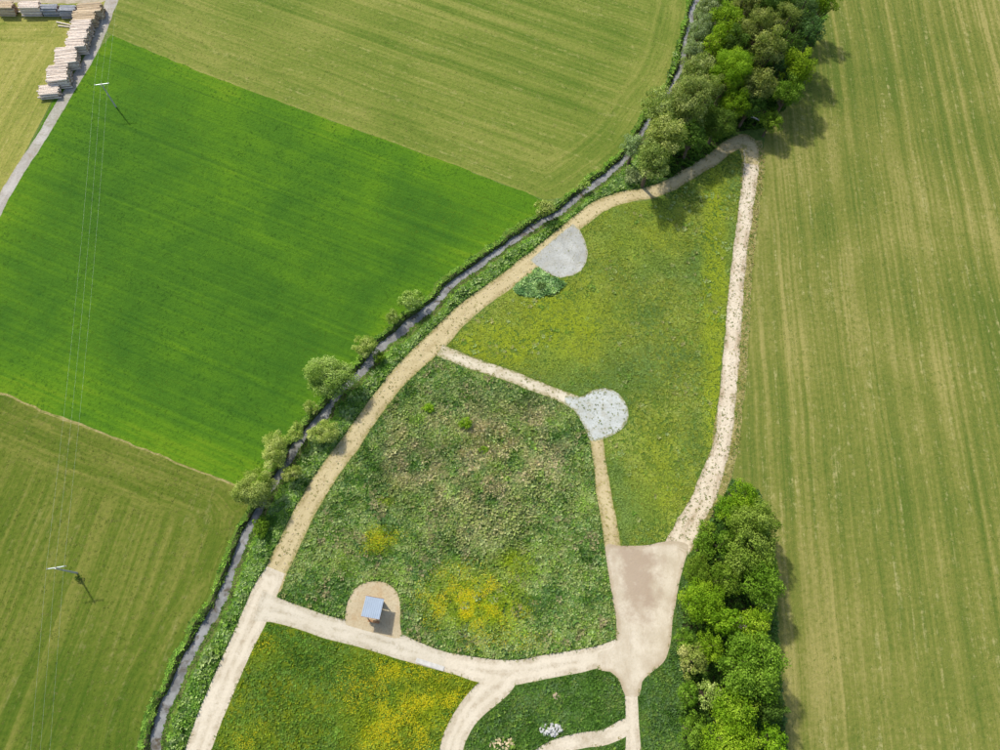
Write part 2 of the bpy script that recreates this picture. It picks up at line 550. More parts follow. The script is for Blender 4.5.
# tracks
def path(name, mkey, pts, label, amp=0.16, seed=0):
    o, L = ribbon(pts)
    region(name, mkey, ragged(o, amp, seed), label)
    return L
LINES = {}
LINES['east'] = path('stone_track_margin', 'margin', [(750, 140, 24), (753, 165, 22), (748, 215, 20), (742, 270, 22), (738, 320, 23), (735, 370, 23), (730, 412, 25), (724, 452, 27), (714, 483, 27), (700, 508, 25), (688, 530, 24), (681, 548, 22)], 'dry grassy margin of the stony track', 0.3, 31)
path('stone_track', 'stony', [(751, 147, 14), (751, 168, 15), (745, 215, 14), (739, 260, 14), (735, 310, 15), (732, 350, 16), (728, 392, 17), (723, 438, 17), (714, 470, 20), (702, 500, 22), (689, 524, 23), (677, 548, 26)], 'pale stony track running down the right side', 0.22, 32)
path('brook_path', 'straw_path', [(752, 164, 13), (752, 150, 15), (745, 140, 16), (727, 148, 14), (712, 160, 14), (692, 172, 14), (668, 186, 14), (648, 193, 14), (625, 197, 14), (604, 204, 15), (588, 214, 15), (572, 228, 16), (552, 245, 18), (530, 263, 19), (510, 279, 19), (490, 293, 18), (470, 308, 19), (452, 324, 20), (436, 341, 22), (418, 358, 22), (398, 378, 20), (382, 398, 19), (366, 420, 19), (350, 443, 20), (333, 466, 20), (318, 489, 21), (303, 515, 22), (291, 541, 22), (279, 566, 22), (270, 590, 24)], 'dry straw-coloured path along the brook', 0.2, 33)
path('link_path', 'link', [(440, 350, 13), (452, 355, 14), (475, 364, 13), (505, 374, 13), (535, 386, 13), (560, 396, 13), (580, 404, 14)], 'narrow gravel link from brook path to the round pad', 0.16, 34)
path('link_path_south', 'straw_path', [(594, 425, 16), (598, 450, 13), (602, 480, 14), (606, 508, 15), (611, 534, 16), (614, 556, 16)], 'straw-coloured path from round pad to chalk yard', 0.16, 35)
path('chalk_track', 'chalk', [(276, 570, 20), (266, 590, 26), (254, 618, 27), (239, 650, 25), (225, 682, 26), (211, 715, 26), (198, 750, 26), (184, 790, 26), (160, 850, 26)], 'pale chalk track along the brook at lower left', 0.05, 36)
path('chalk_track_shelter', 'chalk_dirty', [(258, 606, 30), (275, 610, 24), (300, 618, 21), (330, 628, 21), (362, 635, 23), (395, 645, 23), (420, 654, 20), (445, 662, 18), (470, 668, 18)], 'chalk track passing the little shelter', 0.05, 37)
path('chalk_track_loop', 'chalk', [(445, 661, 16), (475, 669, 22), (500, 673, 24), (525, 671, 22), (550, 666, 22), (580, 661, 21), (605, 656, 22), (630, 655, 40)], 'chalk track joining the loop to the yard', 0.05, 38)
path('chalk_track_bend', 'chalk', [(516, 672, 12), (503, 682, 24), (487, 694, 27), (470, 711, 24), (458, 730, 23), (451, 750, 23), (446, 790, 24), (430, 860, 24)], 'chalk track bending down to the lower edge', 0.05, 39)
path('chalk_track_stub', 'chalk', [(631, 668, 18), (631, 690, 13), (632, 712, 13), (633, 735, 14), (633, 760, 16), (633, 830, 16)], 'narrow chalk track beside the grove at lower right', 0.05, 40)
path('chalk_track_return', 'chalk', [(633, 718, 6), (625, 727, 15), (606, 737, 14), (585, 740, 14), (560, 746, 14), (540, 756, 14), (520, 775, 14), (490, 830, 14)], 'short chalk track curving back to the left', 0.05, 41)
region('chalk_yard', 'chalk_yard', ragged(closed_spline(F([(606, 545), (620, 546), (646, 545), (672, 541), (688, 545), (685, 560), (680, 580), (675, 605), (672, 630), (670, 648), (664, 662), (653, 671), (642, 682), (639, 696), (625, 696), (620, 682), (610, 672), (598, 669), (598, 653), (612, 648), (617, 638), (616, 620), (613, 600), (609, 575)])), 0.12, 42), 'wide chalk turning yard beside the grove')
region('shelter_pad', 'pad_tan', ragged(closed_spline(F([(345, 622), (347, 603), (354, 590), (364, 583), (376, 581), (388, 584), (396, 591), (400, 602), (400, 622), (399, 638), (372, 632), (347, 625)])), 0.08, 43), 'tan gravel pad around the shelter')
region('gravel_pad', 'pad_grey', ragged(dense(F([(530, 260), (545, 247), (560, 234), (573, 224), (580, 231), (585, 241), (588, 253), (586, 263), (581, 271), (572, 276), (560, 278), (548, 274), (538, 267)]), 0.6), 0.07, 44), 'grey gravel pad by the brook path')
region('round_gravel_pad', 'pad_white', ragged(closed_spline(F([(565, 396), (580, 397), (592, 391), (606, 388), (619, 394), (627, 406), (628, 419), (620, 431), (606, 438), (591, 441), (584, 426), (575, 411), (565, 404)])), 0.12, 45), 'whitish round gravel pad where two paths meet')
path('lane', 'lane', [(128, -40, 13), (114, -5, 13), (110, 5, 12), (103, 25, 12), (93, 50, 11), (80, 73, 11), (65, 98, 11), (50, 123, 11), (33, 150, 11), (15, 178, 12), (0, 204, 12), (-14, 232, 13), (-60, 320, 14), (-160, 520, 16)], 'grey gravel lane past the log piles', 0.15, 46)
region('timber_yard', 'yard', ragged(dense(np.vstack([F([(-60, 5), (0, 3), (60, 3), (98, 5), (112, -3), (128, -30)]), F([(118, -90), (-90, -90)])])), 0.3, 47), 'bare tan yard behind the timber stacks')
path('field_margin', 'margin', [(-200, 321, 4), (-60, 374, 4), (0, 393, 2.6), (30, 405, 2.2), (60, 418, 3), (90, 429, 2), (120, 440, 2), (150, 452, 1.7), (180, 464, 1.7), (210, 475, 1.7), (236, 486, 2)], 'pale dry grass margin between crop and lower hay field', 0.3, 48)
region('brook_verge', 'verge', verge_poly, 'tall grass verge along both brook edges')
region('brook_bank', 'earth', bank_poly, 'dark earth bank of the brook')
region('brook', 'water', water_poly, 'narrow grey brook winding beside the path')

# ---- one triangulation cuts the whole plan
cv = []; cf = []
for name, mk, poly, lab in REG:
    s = len(cv)
    if np.sum(poly[:, 0] * np.roll(poly[:, 1], -1) - poly[:, 1] * np.roll(poly[:, 0], -1)) < 0:
        poly = poly[::-1]
    cv.extend([Vector((float(p[0]), float(p[1]))) for p in poly])
    cf.append(list(range(s, s + len(poly))))
# inner survey points: coarse over the fields, close on the tracks
gx, gy = np.meshgrid(np.arange(-150, 180, 2.6), np.arange(-45, 190, 2.6))
pts = np.stack([gx.ravel(), gy.ravel()], 1) + RNG.uniform(-0.9, 0.9, (gx.size, 2))
extra = [pts]
c0 = A2(455, 560)
gx, gy = np.meshgrid(np.arange(-62, 66, 0.95), np.arange(-14, 122, 0.95))
fp = np.stack([gx.ravel(), gy.ravel()], 1) + RNG.uniform(-0.3, 0.3, (gx.size, 2))
def inside(P, poly):
    x, y = P[:, 0], P[:, 1]; r = np.zeros(len(P), bool)
    for i in range(len(poly)):
        a = poly[i - 1]; b = poly[i]
        c = (a[1] > y) != (b[1] > y)
        r ^= c & (x < (b[0] - a[0]) * (y - a[1]) / (b[1] - a[1] + 1e-12) + a[0])
    return r
keep = np.zeros(len(fp), bool)
for name, mk, poly, lab in REG:
    if mk in ('stony', 'margin', 'straw_path', 'link', 'chalk', 'chalk_dirty', 'chalk_yard', 'pad_tan', 'pad_grey', 'pad_white', 'meadow_mid'):
        keep |= inside(fp, poly[::2])
extra.append(fp[keep])
for P in extra:
    cv.extend([Vector((float(p[0]), float(p[1]))) for p in P])
ov, oe, of, _, _, off = geometry.delaunay_2d_cdt(cv, [], cf, 0, 1e-4, True)
OV = np.array([(v.x, v.y) for v in ov])
tri_all = np.array([f for f in of if len(f) == 3], int)
owner = np.array([max(o) if o else 0 for f, o in zip(of, off) if len(f) == 3])
# heights
OZ = hgt(OV[:, 0], OV[:, 1])
dB, sB, iB = seg_dist(OV[:, 0], OV[:, 1], BR_COARSE)
names = [r[0] for r in REG]
iw = len(REG) - 1
on_water = np.zeros(len(OV), bool); on_water[np.unique(tri_all[owner == iw])] = True
OZ = np.where(on_water, WATER_Z, OZ)
track_keys = ('stony', 'straw_path', 'link', 'chalk', 'chalk_dirty', 'chalk_yard', 'pad_tan', 'pad_grey', 'pad_white', 'lane')
TRI = {}
REG_OBJ = []
EDGE_LINES = {
    'field_top': [F(stream_left_margin), F(crop_line)],
    'field_bl': [F(lower_line), BR_COARSE],
    'field_right': [LINES['east'][::4]],
    'field_tl': [F([(104, 10), (60, 85), (0, 200), (-120, 420)]), F([(-60, 18), (100, 18)])],
    'crop': [F(crop_line), F(lower_line), BR_COARSE, F([(112, 35), (0, 212), (-160, 480)])],
}
EDGE = {}


# ---- materials of the setting
h_crop = math.atan2(*(A2(470, 171) - A2(200, 72))[::-1])
h_right = math.atan2(*(A2(735, 300) - A2(752, 165))[::-1])
h_right = math.atan2(*(A2(800, 360) - A2(822, 600))[::-1])
h_bl = math.atan2(*(A2(70, 450) - A2(10, 590))[::-1])
h_tl = math.atan2(*(A2(60, 85) - A2(0, 200))[::-1])
MATS = {}
MATS['ground'] = rough_mat('grassland', [(0, (0.05, 0.09, 0.015)), (0.5, (0.09, 0.14, 0.03)), (1, (0.16, 0.19, 0.05))], 0.05)
MATS['field_top'] = field_mat('mown_hay_upper', h_crop, (0.072, 0.12, 0.014), (0.125, 0.16, 0.026), (0.19, 0.20, 0.047), (0.33, 0.30, 0.12), 9.0)
MATS['field_tl'] = field_mat('mown_hay_roadside', h_tl, (0.13, 0.16, 0.025), (0.22, 0.22, 0.05), (0.30, 0.27, 0.085), (0.42, 0.36, 0.16), 8.0)
MATS['field_bl'] = field_mat('mown_hay_lower', h_bl, (0.047, 0.088, 0.007), (0.083, 0.116, 0.013), (0.15, 0.158, 0.032), (0.26, 0.23, 0.10), 9.0, straw_amt=0.35)
MATS['field_right'] = field_mat('mown_hay_right', h_right, (0.08, 0.115, 0.018), (0.14, 0.154, 0.031), (0.24, 0.22, 0.07), (0.33, 0.30, 0.13), 3.0, straw_amt=0.7)


def crop_mat():
    M = Mat('young_cereal', 0.95, 0.08)
    p = M.pos(h_crop)
    sep = M.n('ShaderNodeSeparateXYZ'); M.nt.links.new(p, sep.inputs[0])
    line = M.noise(M.comb(M.op('MULTIPLY', sep.outputs[0], 0.012), M.op('MULTIPLY', sep.outputs[1], 1.1)), 1.0, 3, 0.6)
    big = M.noise(M.pos(), 0.035, 4, 0.55, 0.8)
    mid = M.noise(M.pos(), 0.25, 4, 0.65)
    fine = M.noise(M.pos(), 1.6, 4, 0.7)
    e = M.mp(M.op('ADD', M.attr('edge'), M.op('MULTIPLY', mid, 6.0)), 3.0, 13.0, 0.16, 0.0)
    t = M.op('ADD', M.op('ADD', M.op('MULTIPLY', big, 0.55), M.op('MULTIPLY', mid, 0.25)), M.op('ADD', M.op('MULTIPLY', line, 0.38), M.op('MULTIPLY', fine, 0.12)))
    f = M.mp(M.op('ADD', t, e), 0.48, 0.86)
    c = M.ramp(f, [(0, (0.024, 0.078, 0.008)), (0.45, (0.044, 0.115, 0.008)), (0.8, (0.066, 0.15, 0.007)), (1, (0.092, 0.172, 0.008))])
    c = M.mix(c, (0.016, 0.055, 0.006), M.op('MULTIPLY', M.mp(M.noise(M.pos(), 0.9, 4, 0.75), 0.58, 0.72), 0.5))
    tram = M.mp(M.op('ABSOLUTE', M.op('SUBTRACT', M.op('FRACT', M.op('DIVIDE', sep.outputs[1], 15.0)), 0.5)), 0.0, 0.022, 1.0, 0.0)
    c = M.mix(c, (0.03, 0.075, 0.008), M.op('MULTIPLY', tram, 0.3))
    M.color(c)
    M.bump(M.op('ADD', fine, M.op('MULTIPLY', line, 0.5)), 0.6, 0.3)
    return M.m


MATS['crop'] = crop_mat()
MATS['bank'] = rough_mat('rough_bank', [(0, (0.035, 0.085, 0.015)), (0.5, (0.075, 0.14, 0.03)), (1, (0.15, 0.21, 0.065))], 0.2)
MATS['verge'] = rough_mat('tall_verge', [(0, (0.045, 0.09, 0.012)), (0.5, (0.085, 0.145, 0.02)), (1, (0.14, 0.19, 0.035))], 0.4)
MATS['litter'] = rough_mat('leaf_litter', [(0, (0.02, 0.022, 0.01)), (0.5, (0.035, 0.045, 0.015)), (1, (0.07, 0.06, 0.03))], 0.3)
MATS['meadow_up'] = rough_mat('meadow_olive', [(0, (0.045, 0.095, 0.015)), (0.5, (0.095, 0.145, 0.018)), (1, (0.17, 0.19, 0.03))], 0.09)
MATS['meadow_mid'] = rough_mat('meadow_weedy', [(0, (0.04, 0.085, 0.018)), (0.5, (0.085, 0.13, 0.03)), (1, (0.18, 0.19, 0.075))], 0.14)
MATS['meadow_low'] = rough_mat('meadow_flowery', [(0, (0.04, 0.085, 0.008)), (0.5, (0.085, 0.135, 0.008)), (1, (0.18, 0.18, 0.012))], 0.16)
MATS['meadow_isl'] = rough_mat('meadow_dark', [(0, (0.03, 0.075, 0.015)), (0.5, (0.055, 0.11, 0.02)), (1, (0.11, 0.15, 0.04))], 0.25)
MATS['swale'] = rough_mat('swale_plants', [(0, (0.04, 0.09, 0.03)), (0.5, (0.085, 0.14, 0.055)), (1, (0.16, 0.22, 0.09))], 0.3)
MATS['earth'] = rough_mat('bank_earth', [(0, (0.03, 0.035, 0.012)), (0.5, (0.07, 0.08, 0.028)), (1, (0.12, 0.14, 0.045))], 0.5)
MATS['margin'] = rough_mat('dry_margin', [(0, (0.13, 0.15, 0.03)), (0.5, (0.23, 0.205, 0.075)), (1, (0.32, 0.28, 0.13))], 0.5)
MATS['stony'] = gravel_mat('stony_track', (0.37, 0.30, 0.21), (0.52, 0.46, 0.36), (0.24, 0.18, 0.10), (0.13, 0.13, 0.05), 0.45, 0.5, 2.6)
MATS['straw_path'] = gravel_mat('dry_straw_path', (0.33, 0.27, 0.145), (0.41, 0.345, 0.20), (0.26, 0.2, 0.09), (0.20, 0.19, 0.055), 0.5, 0.9)
MATS['link'] = gravel_mat('link_gravel', (0.40, 0.35, 0.25), (0.50, 0.46, 0.36), (0.27, 0.22, 0.12), (0.17, 0.17, 0.06), 0.6, 0.9)
MATS['chalk'] = gravel_mat('chalk', (0.40, 0.35, 0.265), (0.50, 0.45, 0.36), (0.31, 0.255, 0.175), (0.25, 0.23, 0.10), 0.12, 0.25)
MATS['chalk_dirty'] = gravel_mat('dirty_chalk', (0.37, 0.33, 0.25), (0.46, 0.42, 0.34), (0.27, 0.23, 0.15), (0.24, 0.22, 0.10), 0.25, 0.4)
MATS['pad_tan'] = gravel_mat('tan_gravel', (0.36, 0.295, 0.19), (0.42, 0.36, 0.245), (0.33, 0.23, 0.12), (0.25, 0.22, 0.10), 0.25, 0.3, ruts=0.0)
MATS['pad_grey'] = gravel_mat('grey_gravel', (0.26, 0.265, 0.245), (0.38, 0.39, 0.37), (0.30, 0.29, 0.24), (0.27, 0.25, 0.14), 0.5, 0.55, ruts=0.0)
MATS['pad_white'] = gravel_mat('white_gravel', (0.33, 0.35, 0.33), (0.43, 0.455, 0.445), (0.30, 0.29, 0.22), (0.19, 0.19, 0.08), 0.6, 1.0, ruts=0.0)
MATS['lane'] = gravel_mat('lane_gravel', (0.29, 0.27, 0.245), (0.36, 0.345, 0.32), (0.24, 0.2, 0.15), (0.15, 0.16, 0.07), 0.2, 0.5)
MATS['yard'] = gravel_mat('yard_gravel', (0.30, 0.26, 0.2), (0.4, 0.35, 0.28), (0.22, 0.2, 0.1), (0.14, 0.17, 0.05), 0.35, 0.3)


def yard_mat():
    """chalk yard with a brown damp soil stain in its middle"""
    M = Mat('chalk_yard', 0.95, 0.15)
    a = M.noise(M.pos(), 0.3, 4, 0.6)
    b = M.noise(M.pos(), 3.0, 4, 0.7)
    c = M.mix((0.40, 0.35, 0.265), (0.50, 0.45, 0.36), M.mp(a, 0.36, 0.62))
    g = M.n('ShaderNodeNewGeometry')
    def blob(px, py, rx, ry, soft):
        q = at(px, py)
        s = M.n('ShaderNodeVectorMath', operation='SUBTRACT'); M.nt.links.new(g.outputs['Position'], s.inputs[0]); s.inputs[1].default_value = q
        k = M.n('ShaderNodeVectorMath', operation='MULTIPLY'); M.nt.links.new(s.outputs[0], k.inputs[0]); k.inputs[1].default_value = (1 / rx, 1 / ry, 0)
        l = M.n('ShaderNodeVectorMath', operation='LENGTH'); M.nt.links.new(k.outputs[0], l.inputs[0])
        return M.mp(M.op('ADD', l.outputs['Value'], M.mp(M.noise(M.pos(), 0.45, 4, 0.65), 0.3, 0.7, -0.6, 0.6)), 1.0 + soft, 1.0 - soft)
    st = M.op('MAXIMUM', blob(640, 578, 2.9, 6.2, 0.5), blob(632, 556, 3.2, 2.2, 0.5))
    c = M.mix(c, (0.29, 0.225, 0.165), M.op('MULTIPLY', st, 0.85))
    c = M.mix(c, (0.33, 0.26, 0.17), M.op('MULTIPLY', M.mp(b, 0.5, 0.75), 0.4))
    e = M.attr('edge')
    c = M.mix(c, (0.27, 0.21, 0.13), M.op('MULTIPLY', M.mp(M.op('ADD', e, M.mp(a, 0.3, 0.7, -0.2, 0.2)), 0.7, 0.25), 0.5))
    c = M.mix(c, (0.34, 0.28, 0.2), M.op('MULTIPLY', M.mp(M.noise(M.pos(0, (1, 0.3, 1)), 0.7, 4, 0.65), 0.48, 0.66), 0.45))
    M.color(c); M.bump(b, 0.5, 0.12)
    return M.m


MATS['chalk_yard'] = yard_mat()


def water_mat():
    M = Mat('brook_water', 0.06, 0.6)
    a = M.noise(M.pos(), 0.6, 4, 0.6)
    c = M.mix((0.12, 0.12, 0.115), (0.235, 0.24, 0.24), M.mp(a, 0.35, 0.62))
    c = M.mix(c, (0.075, 0.06, 0.035), M.mp(M.noise(M.pos(), 0.33, 4, 0.7, 0.6), 0.54, 0.66))
    M.color(c)
    M.b.inputs['IOR'].default_value = 1.33
    M.bump(M.noise(M.pos(), 2.5, 3, 0.6, 0.5), 0.35, 0.08)
    return M.m


MATS['water'] = water_mat()

for r, (name, mk, poly, lab) in enumerate(REG):
    T = tri_all[owner == r]
    if len(T) == 0:
        continue
    used, inv = np.unique(T, return_inverse=True)
    T2 = inv.reshape(T.shape)
    V = np.column_stack([OV[used], OZ[used]])
    # wind faces upward
    a, b, c = V[T2[:, 0]], V[T2[:, 1]], V[T2[:, 2]]
    flip = ((b[:, 0] - a[:, 0]) * (c[:, 1] - a[:, 1]) - (b[:, 1] - a[:, 1]) * (c[:, 0] - a[:, 0])) < 0
    T2[flip] = T2[flip][:, ::-1]
    o = mesh_np(name, V, T2, MATS[mk], smooth=True)
    lines = EDGE_LINES.get(mk)
    if lines is None and mk in track_keys:
        lines = [np.vstack([poly, poly[:1]])[::2]]
    if mk in track_keys and mk != 'lane':
        e = np.zeros(len(V))
        for nm2, mk2, poly2, _l in REG:
            same = (mk in ('chalk', 'chalk_dirty', 'chalk_yard', 'pad_tan') and mk2 in ('chalk', 'chalk_dirty', 'chalk_yard', 'pad_tan')) or (mk in ('straw_path', 'link') and mk2 in ('straw_path', 'link')) or poly2 is poly
            if same:
                ins = inside(V[:, :2], poly2)
                dd = seg_dist(V[:, 0], V[:, 1], np.vstack([poly2, poly2[:1]])[::2])[0]
                e = np.maximum(e, np.where(ins, dd, 0))
    elif lines is not None:
        e = np.min([seg_dist(V[:, 0], V[:, 1], L)[0] for L in lines], axis=0)
    else:
        e = np.full(len(V), 5.0)
    at_ = o.data.attributes.new('edge', 'FLOAT', 'POINT')
    at_.data.foreach_set('value', e.astype(np.float32))
    tag(o, lab, kind='structure')
    REG_OBJ.append(o)
    TRI.setdefault(name, []).append((V, T2))


# ------------------------------------------------------------------ scattered growth
def scatter(name, density, which=None):
    """points spread by area over a region's own triangles, inside the surveyed country"""
    out = []
    for k, (V, T) in enumerate(TRI[name]):
        if which is not None and k != which:
            continue
        a, b, c = V[T[:, 0]], V[T[:, 1]], V[T[:, 2]]
        cen = (a + b + c) / 3
        ok = (np.abs(cen[:, 0] - 10) < 150) & (cen[:, 1] > -30) & (cen[:, 1] < 175)
        a, b, c = a[ok], b[ok], c[ok]
        ar = 0.5 * np.abs((b[:, 0] - a[:, 0]) * (c[:, 1] - a[:, 1]) - (b[:, 1] - a[:, 1]) * (c[:, 0] - a[:, 0]))
        n = int(ar.sum() * density)
        i = RNG.choice(len(ar), n, p=ar / ar.sum())
        u = RNG.random(n); v = RNG.random(n); m = u + v > 1
        u[m] = 1 - u[m]; v[m] = 1 - v[m]
        out.append(a[i] + (b[i] - a[i]) * u[:, None] + (c[i] - a[i]) * v[:, None])
    return np.vstack(out)


def in_view(P, m=45):
    """keep what the survey frame shows, with a margin"""
    R3 = np.array(ROT)
    q = (P - np.array([0, 0, CAM_H])) @ R3
    x = 500 + F_PX * q[:, 0] / -q[:, 2]; y = 375 - F_PX * q[:, 1] / -q[:, 2]
    return (x > -m) & (x < 1000 + m) & (y > -m) & (y < 750 + m), x, y


def lerp3(f, cols):
    """piecewise blend through a list of colours, f 0..1"""
    cols = np.array(cols); n = len(cols) - 1
    g = np.clip(f, 0, 0.9999) * n
    i = g.astype(int); t = (g - i)[:, None]
    return cols[i] * (1 - t) + cols[i + 1] * t


def clumps(name, P, size, height, blades, tint, mat, label, width=0.45, lean=(0.5, 1.0), lift=1.55):
    """grass and weed clumps: each a fan of tapering blades"""
    n = len(P)
    ang = RNG.uniform(0, 2 * math.pi, (n, 1)) + np.arange(blades)[None, :] * (2 * math.pi / blades) + RNG.normal(0, 0.35, (n, blades))
    ln = size[:, None] * RNG.uniform(lean[0], lean[1], (n, blades))
    h = height[:, None] * RNG.uniform(0.5, 1.1, (n, blades))
    dx, dy = np.cos(ang), np.sin(ang)
    w = ln * width * RNG.uniform(0.7, 1.2, (n, blades)) + 0.015
    base = P[:, None, :] + np.stack([dx * ln * 0.08, dy * ln * 0.08, np.full_like(dx, -0.02)], -1)
    perp = np.stack([-dy * w * 0.5, dx * w * 0.5, np.zeros_like(dx)], -1)
    mid = P[:, None, :] + np.stack([dx * ln * 0.5, dy * ln * 0.5, h * 0.8], -1)
    tip = P[:, None, :] + np.stack([dx * ln, dy * ln, h], -1)
    V = np.stack([base, mid + perp, tip, mid - perp], 2).reshape(-1, 3)
    Fq = np.arange(n * blades * 4).reshape(-1, 4)
    t = np.repeat(np.clip(tint * lift, 0, 0.8), blades, axis=0) * RNG.uniform(0.82, 1.18, (n * blades, 1))
    t = np.repeat(t, 4, axis=0)
    o = mesh_np(name, V, Fq, mat, t)
    return tag(o, label, kind='stuff')


GRASS = tint_mat('grass_blades', 0.42)
FLOWER = tint_mat('flower_heads', 0.2)
LEAF = tint_mat('leaves', 0.38, 0.6)


def px_blobs(x, y, blobs):
    """membership 0..1 in a set of soft ellipses given in survey coordinates"""
    v = np.zeros(len(x))
    for cx, cy, rx, ry, s in blobs:
        d = np.hypot((x - cx) / rx, (y - cy) / ry)
        v = np.maximum(v, s * np.clip(1.6 - d * 1.2, 0, 1))
    return v


def track_dist(P):
    d = np.full(len(P), 9.0)
    for nm, mk, poly, lab in REG:
        if mk in track_keys and mk not in ('lane',):
            L = np.vstack([poly, poly[:1]])[::2]
            lo = L.min(0) - 1.5; hi = L.max(0) + 1.5
            k = np.where((P[:, 0] > lo[0]) & (P[:, 0] < hi[0]) & (P[:, 1] > lo[1]) & (P[:, 1] < hi[1]))[0]
            if len(k):
                d[k] = np.minimum(d[k], seg_dist(P[k, 0], P[k, 1], L)[0])
    return d


TRACK_POLYS = [(mk, poly) for nm, mk, poly, lab in REG if mk in track_keys and mk != 'lane']


def edge_of(P):
    """depth of a point inside the whole set of tracks"""
    e = np.zeros(len(P))
    for mk, poly in TRACK_POLYS:
        lo = poly.min(0); hi = poly.max(0)
        k = np.where((P[:, 0] > lo[0]) & (P[:, 0] < hi[0]) & (P[:, 1] > lo[1]) & (P[:, 1] < hi[1]))[0]
        if len(k):
            k = k[inside(P[k], poly)]
        if len(k):
            e[k] = np.maximum(e[k], seg_dist(P[k, 0], P[k, 1], np.vstack([poly, poly[:1]])[::2])[0])
    return e


def grow(region_name, name, density, size, height, cols, label, which=None, blades=6, patch=5.0, seed=0, jitter=0.18, thin=None, post=None, width=0.45, lift=1.75, clear=False):
    P = scatter(region_name, density, which)
    ok, X, Y = in_view(P)
    P = P[ok]; X = X[ok]; Y = Y[ok]
    if thin is not None:
        k = RNG.random(len(P)) < thin(P, X, Y)
        P = P[k]; X = X[k]; Y = Y[k]
    f = vnoise(P[:, 0], P[:, 1], patch, seed, 3) + RNG.normal(0, jitter, len(P))
    f = (f - 0.5) * 1.5 + 0.5
    tint = lerp3(f, cols)
    s = RNG.uniform(size[0], size[1], len(P)) * (0.65 + 0.7 * vnoise(P[:, 0], P[:, 1], 2.5, seed + 40, 2))
    h = RNG.uniform(height[0], height[1], len(P)) * (0.5 + vnoise(P[:, 0], P[:, 1], 3.0, seed + 50, 2))
    if post is not None:
        tint, s, h = post(P, X, Y, tint, s, h)
    if clear:
        s = np.minimum(s, 0.08 + 0.8 * track_dist(P))
    return clumps(name, P, s, h, blades, tint, GRASS, label, width, lift=lift)


DK = (0.035, 0.085, 0.012); MG = (0.075, 0.15, 0.02); LG = (0.13, 0.205, 0.035); YG = (0.19, 0.21, 0.03); BL = (0.075, 0.13, 0.05); DRY = (0.27, 0.24, 0.12); PALE = (0.20, 0.26, 0.11)


def up_post(P, X, Y, t, s, h):
    g = np.clip((vnoise(P[:, 0], P[:, 1], 8.0, 77, 3) - 0.5) * 4, 0, 0.75)[:, None]
    t = t * (1 - g) + np.array((0.085, 0.14, 0.036)) * g
    yel = px_blobs(X, Y, [(560, 320, 60, 50, 0.8), (640, 230, 50, 40, 0.5), (505, 345, 50, 25, 1.0), (715, 300, 14, 180, 0.9), (660, 480, 30, 60, 0.5)])
    n = vnoise(P[:, 0], P[:, 1], 3.5, 71, 2)
    k = np.clip(yel * 1.1 * (0.3 + n), 0, 0.85)[:, None]
    return t * (1 - k) + np.array((0.165, 0.20, 0.012)) * k, s, h * (1 - 0.4 * k[:, 0])


grow('meadow_upper', 'meadow_grass', 9, (0.25, 0.55), (0.07, 0.2), [(0.085, 0.135, 0.035), (0.11, 0.15, 0.025), (0.135, 0.165, 0.022), (0.155, 0.18, 0.03), (0.17, 0.20, 0.055), (0.15, 0.195, 0.035)], 'olive meadow grass beside the right-hand track', patch=6, seed=1, post=up_post, lift=2.2, clear=True)


def mid_post(P, X, Y, t, s, h):
    m = px_blobs(X, Y, [(475, 460, 85, 70, 1.0), (420, 455, 50, 55, 0.9), (540, 445, 32, 55, 1.0), (470, 520, 60, 40, 0.7)])
    n = vnoise(P[:, 0], P[:, 1], 2.2, 72, 3)
    k = np.clip(m ** 1.6 * np.clip((n - 0.30) * 3.6, 0, 1) * (RNG.random(len(P)) * 0.9 + 0.3), 0, 0.95)[:, None]
    drycol = lerp3(RNG.random(len(P)), [(0.17, 0.16, 0.075), (0.27, 0.23, 0.13), (0.33, 0.29, 0.19), (0.15, 0.13, 0.08)])
    t = t * (1 - k) + drycol * k
    y = px_blobs(X, Y, [(475, 600, 48, 36, 1.0), (380, 540, 16, 14, 0.9), (515, 565, 20, 18, 0.8), (385, 500, 8, 8, 0.8), (345, 560, 12, 16, 0.3)])
    k = np.clip(y * (0.45 + 0.8 * vnoise(P[:, 0], P[:, 1], 2.5, 73, 2)), 0, 0.9)[:, None]
    t = t * (1 - k) + np.array((0.15, 0.195, 0.006)) * k
    return t, s * (1 + 0.5 * m), h * (1 + 0.9 * m)


grow('meadow_middle', 'meadow_weeds', 11, (0.28, 0.62), (0.12, 0.38), [DK, BL, MG, (0.12, 0.16, 0.04), PALE, (0.17, 0.19, 0.07), LG], 'weedy meadow growth around the mound', patch=4, seed=2, post=mid_post, width=0.55, lift=2.25, clear=True)


def low_post(P, X, Y, t, s, h):
    y = px_blobs(X, Y, [(395, 665, 50, 20, 0.7), (430, 700, 40, 35, 0.9), (380, 720, 40, 40, 0.8), (255, 650, 25, 18, 0.5), (250, 740, 30, 20, 0.4), (300, 720, 30, 30, 0.2)])
    k = np.clip(y * (0.2 + 1.1 * vnoise(P[:, 0], P[:, 1], 2.6, 74, 2)), 0, 0.85)[:, None]
    return t * (1 - k) + np.array((0.15, 0.18, 0.006)) * k, s, h


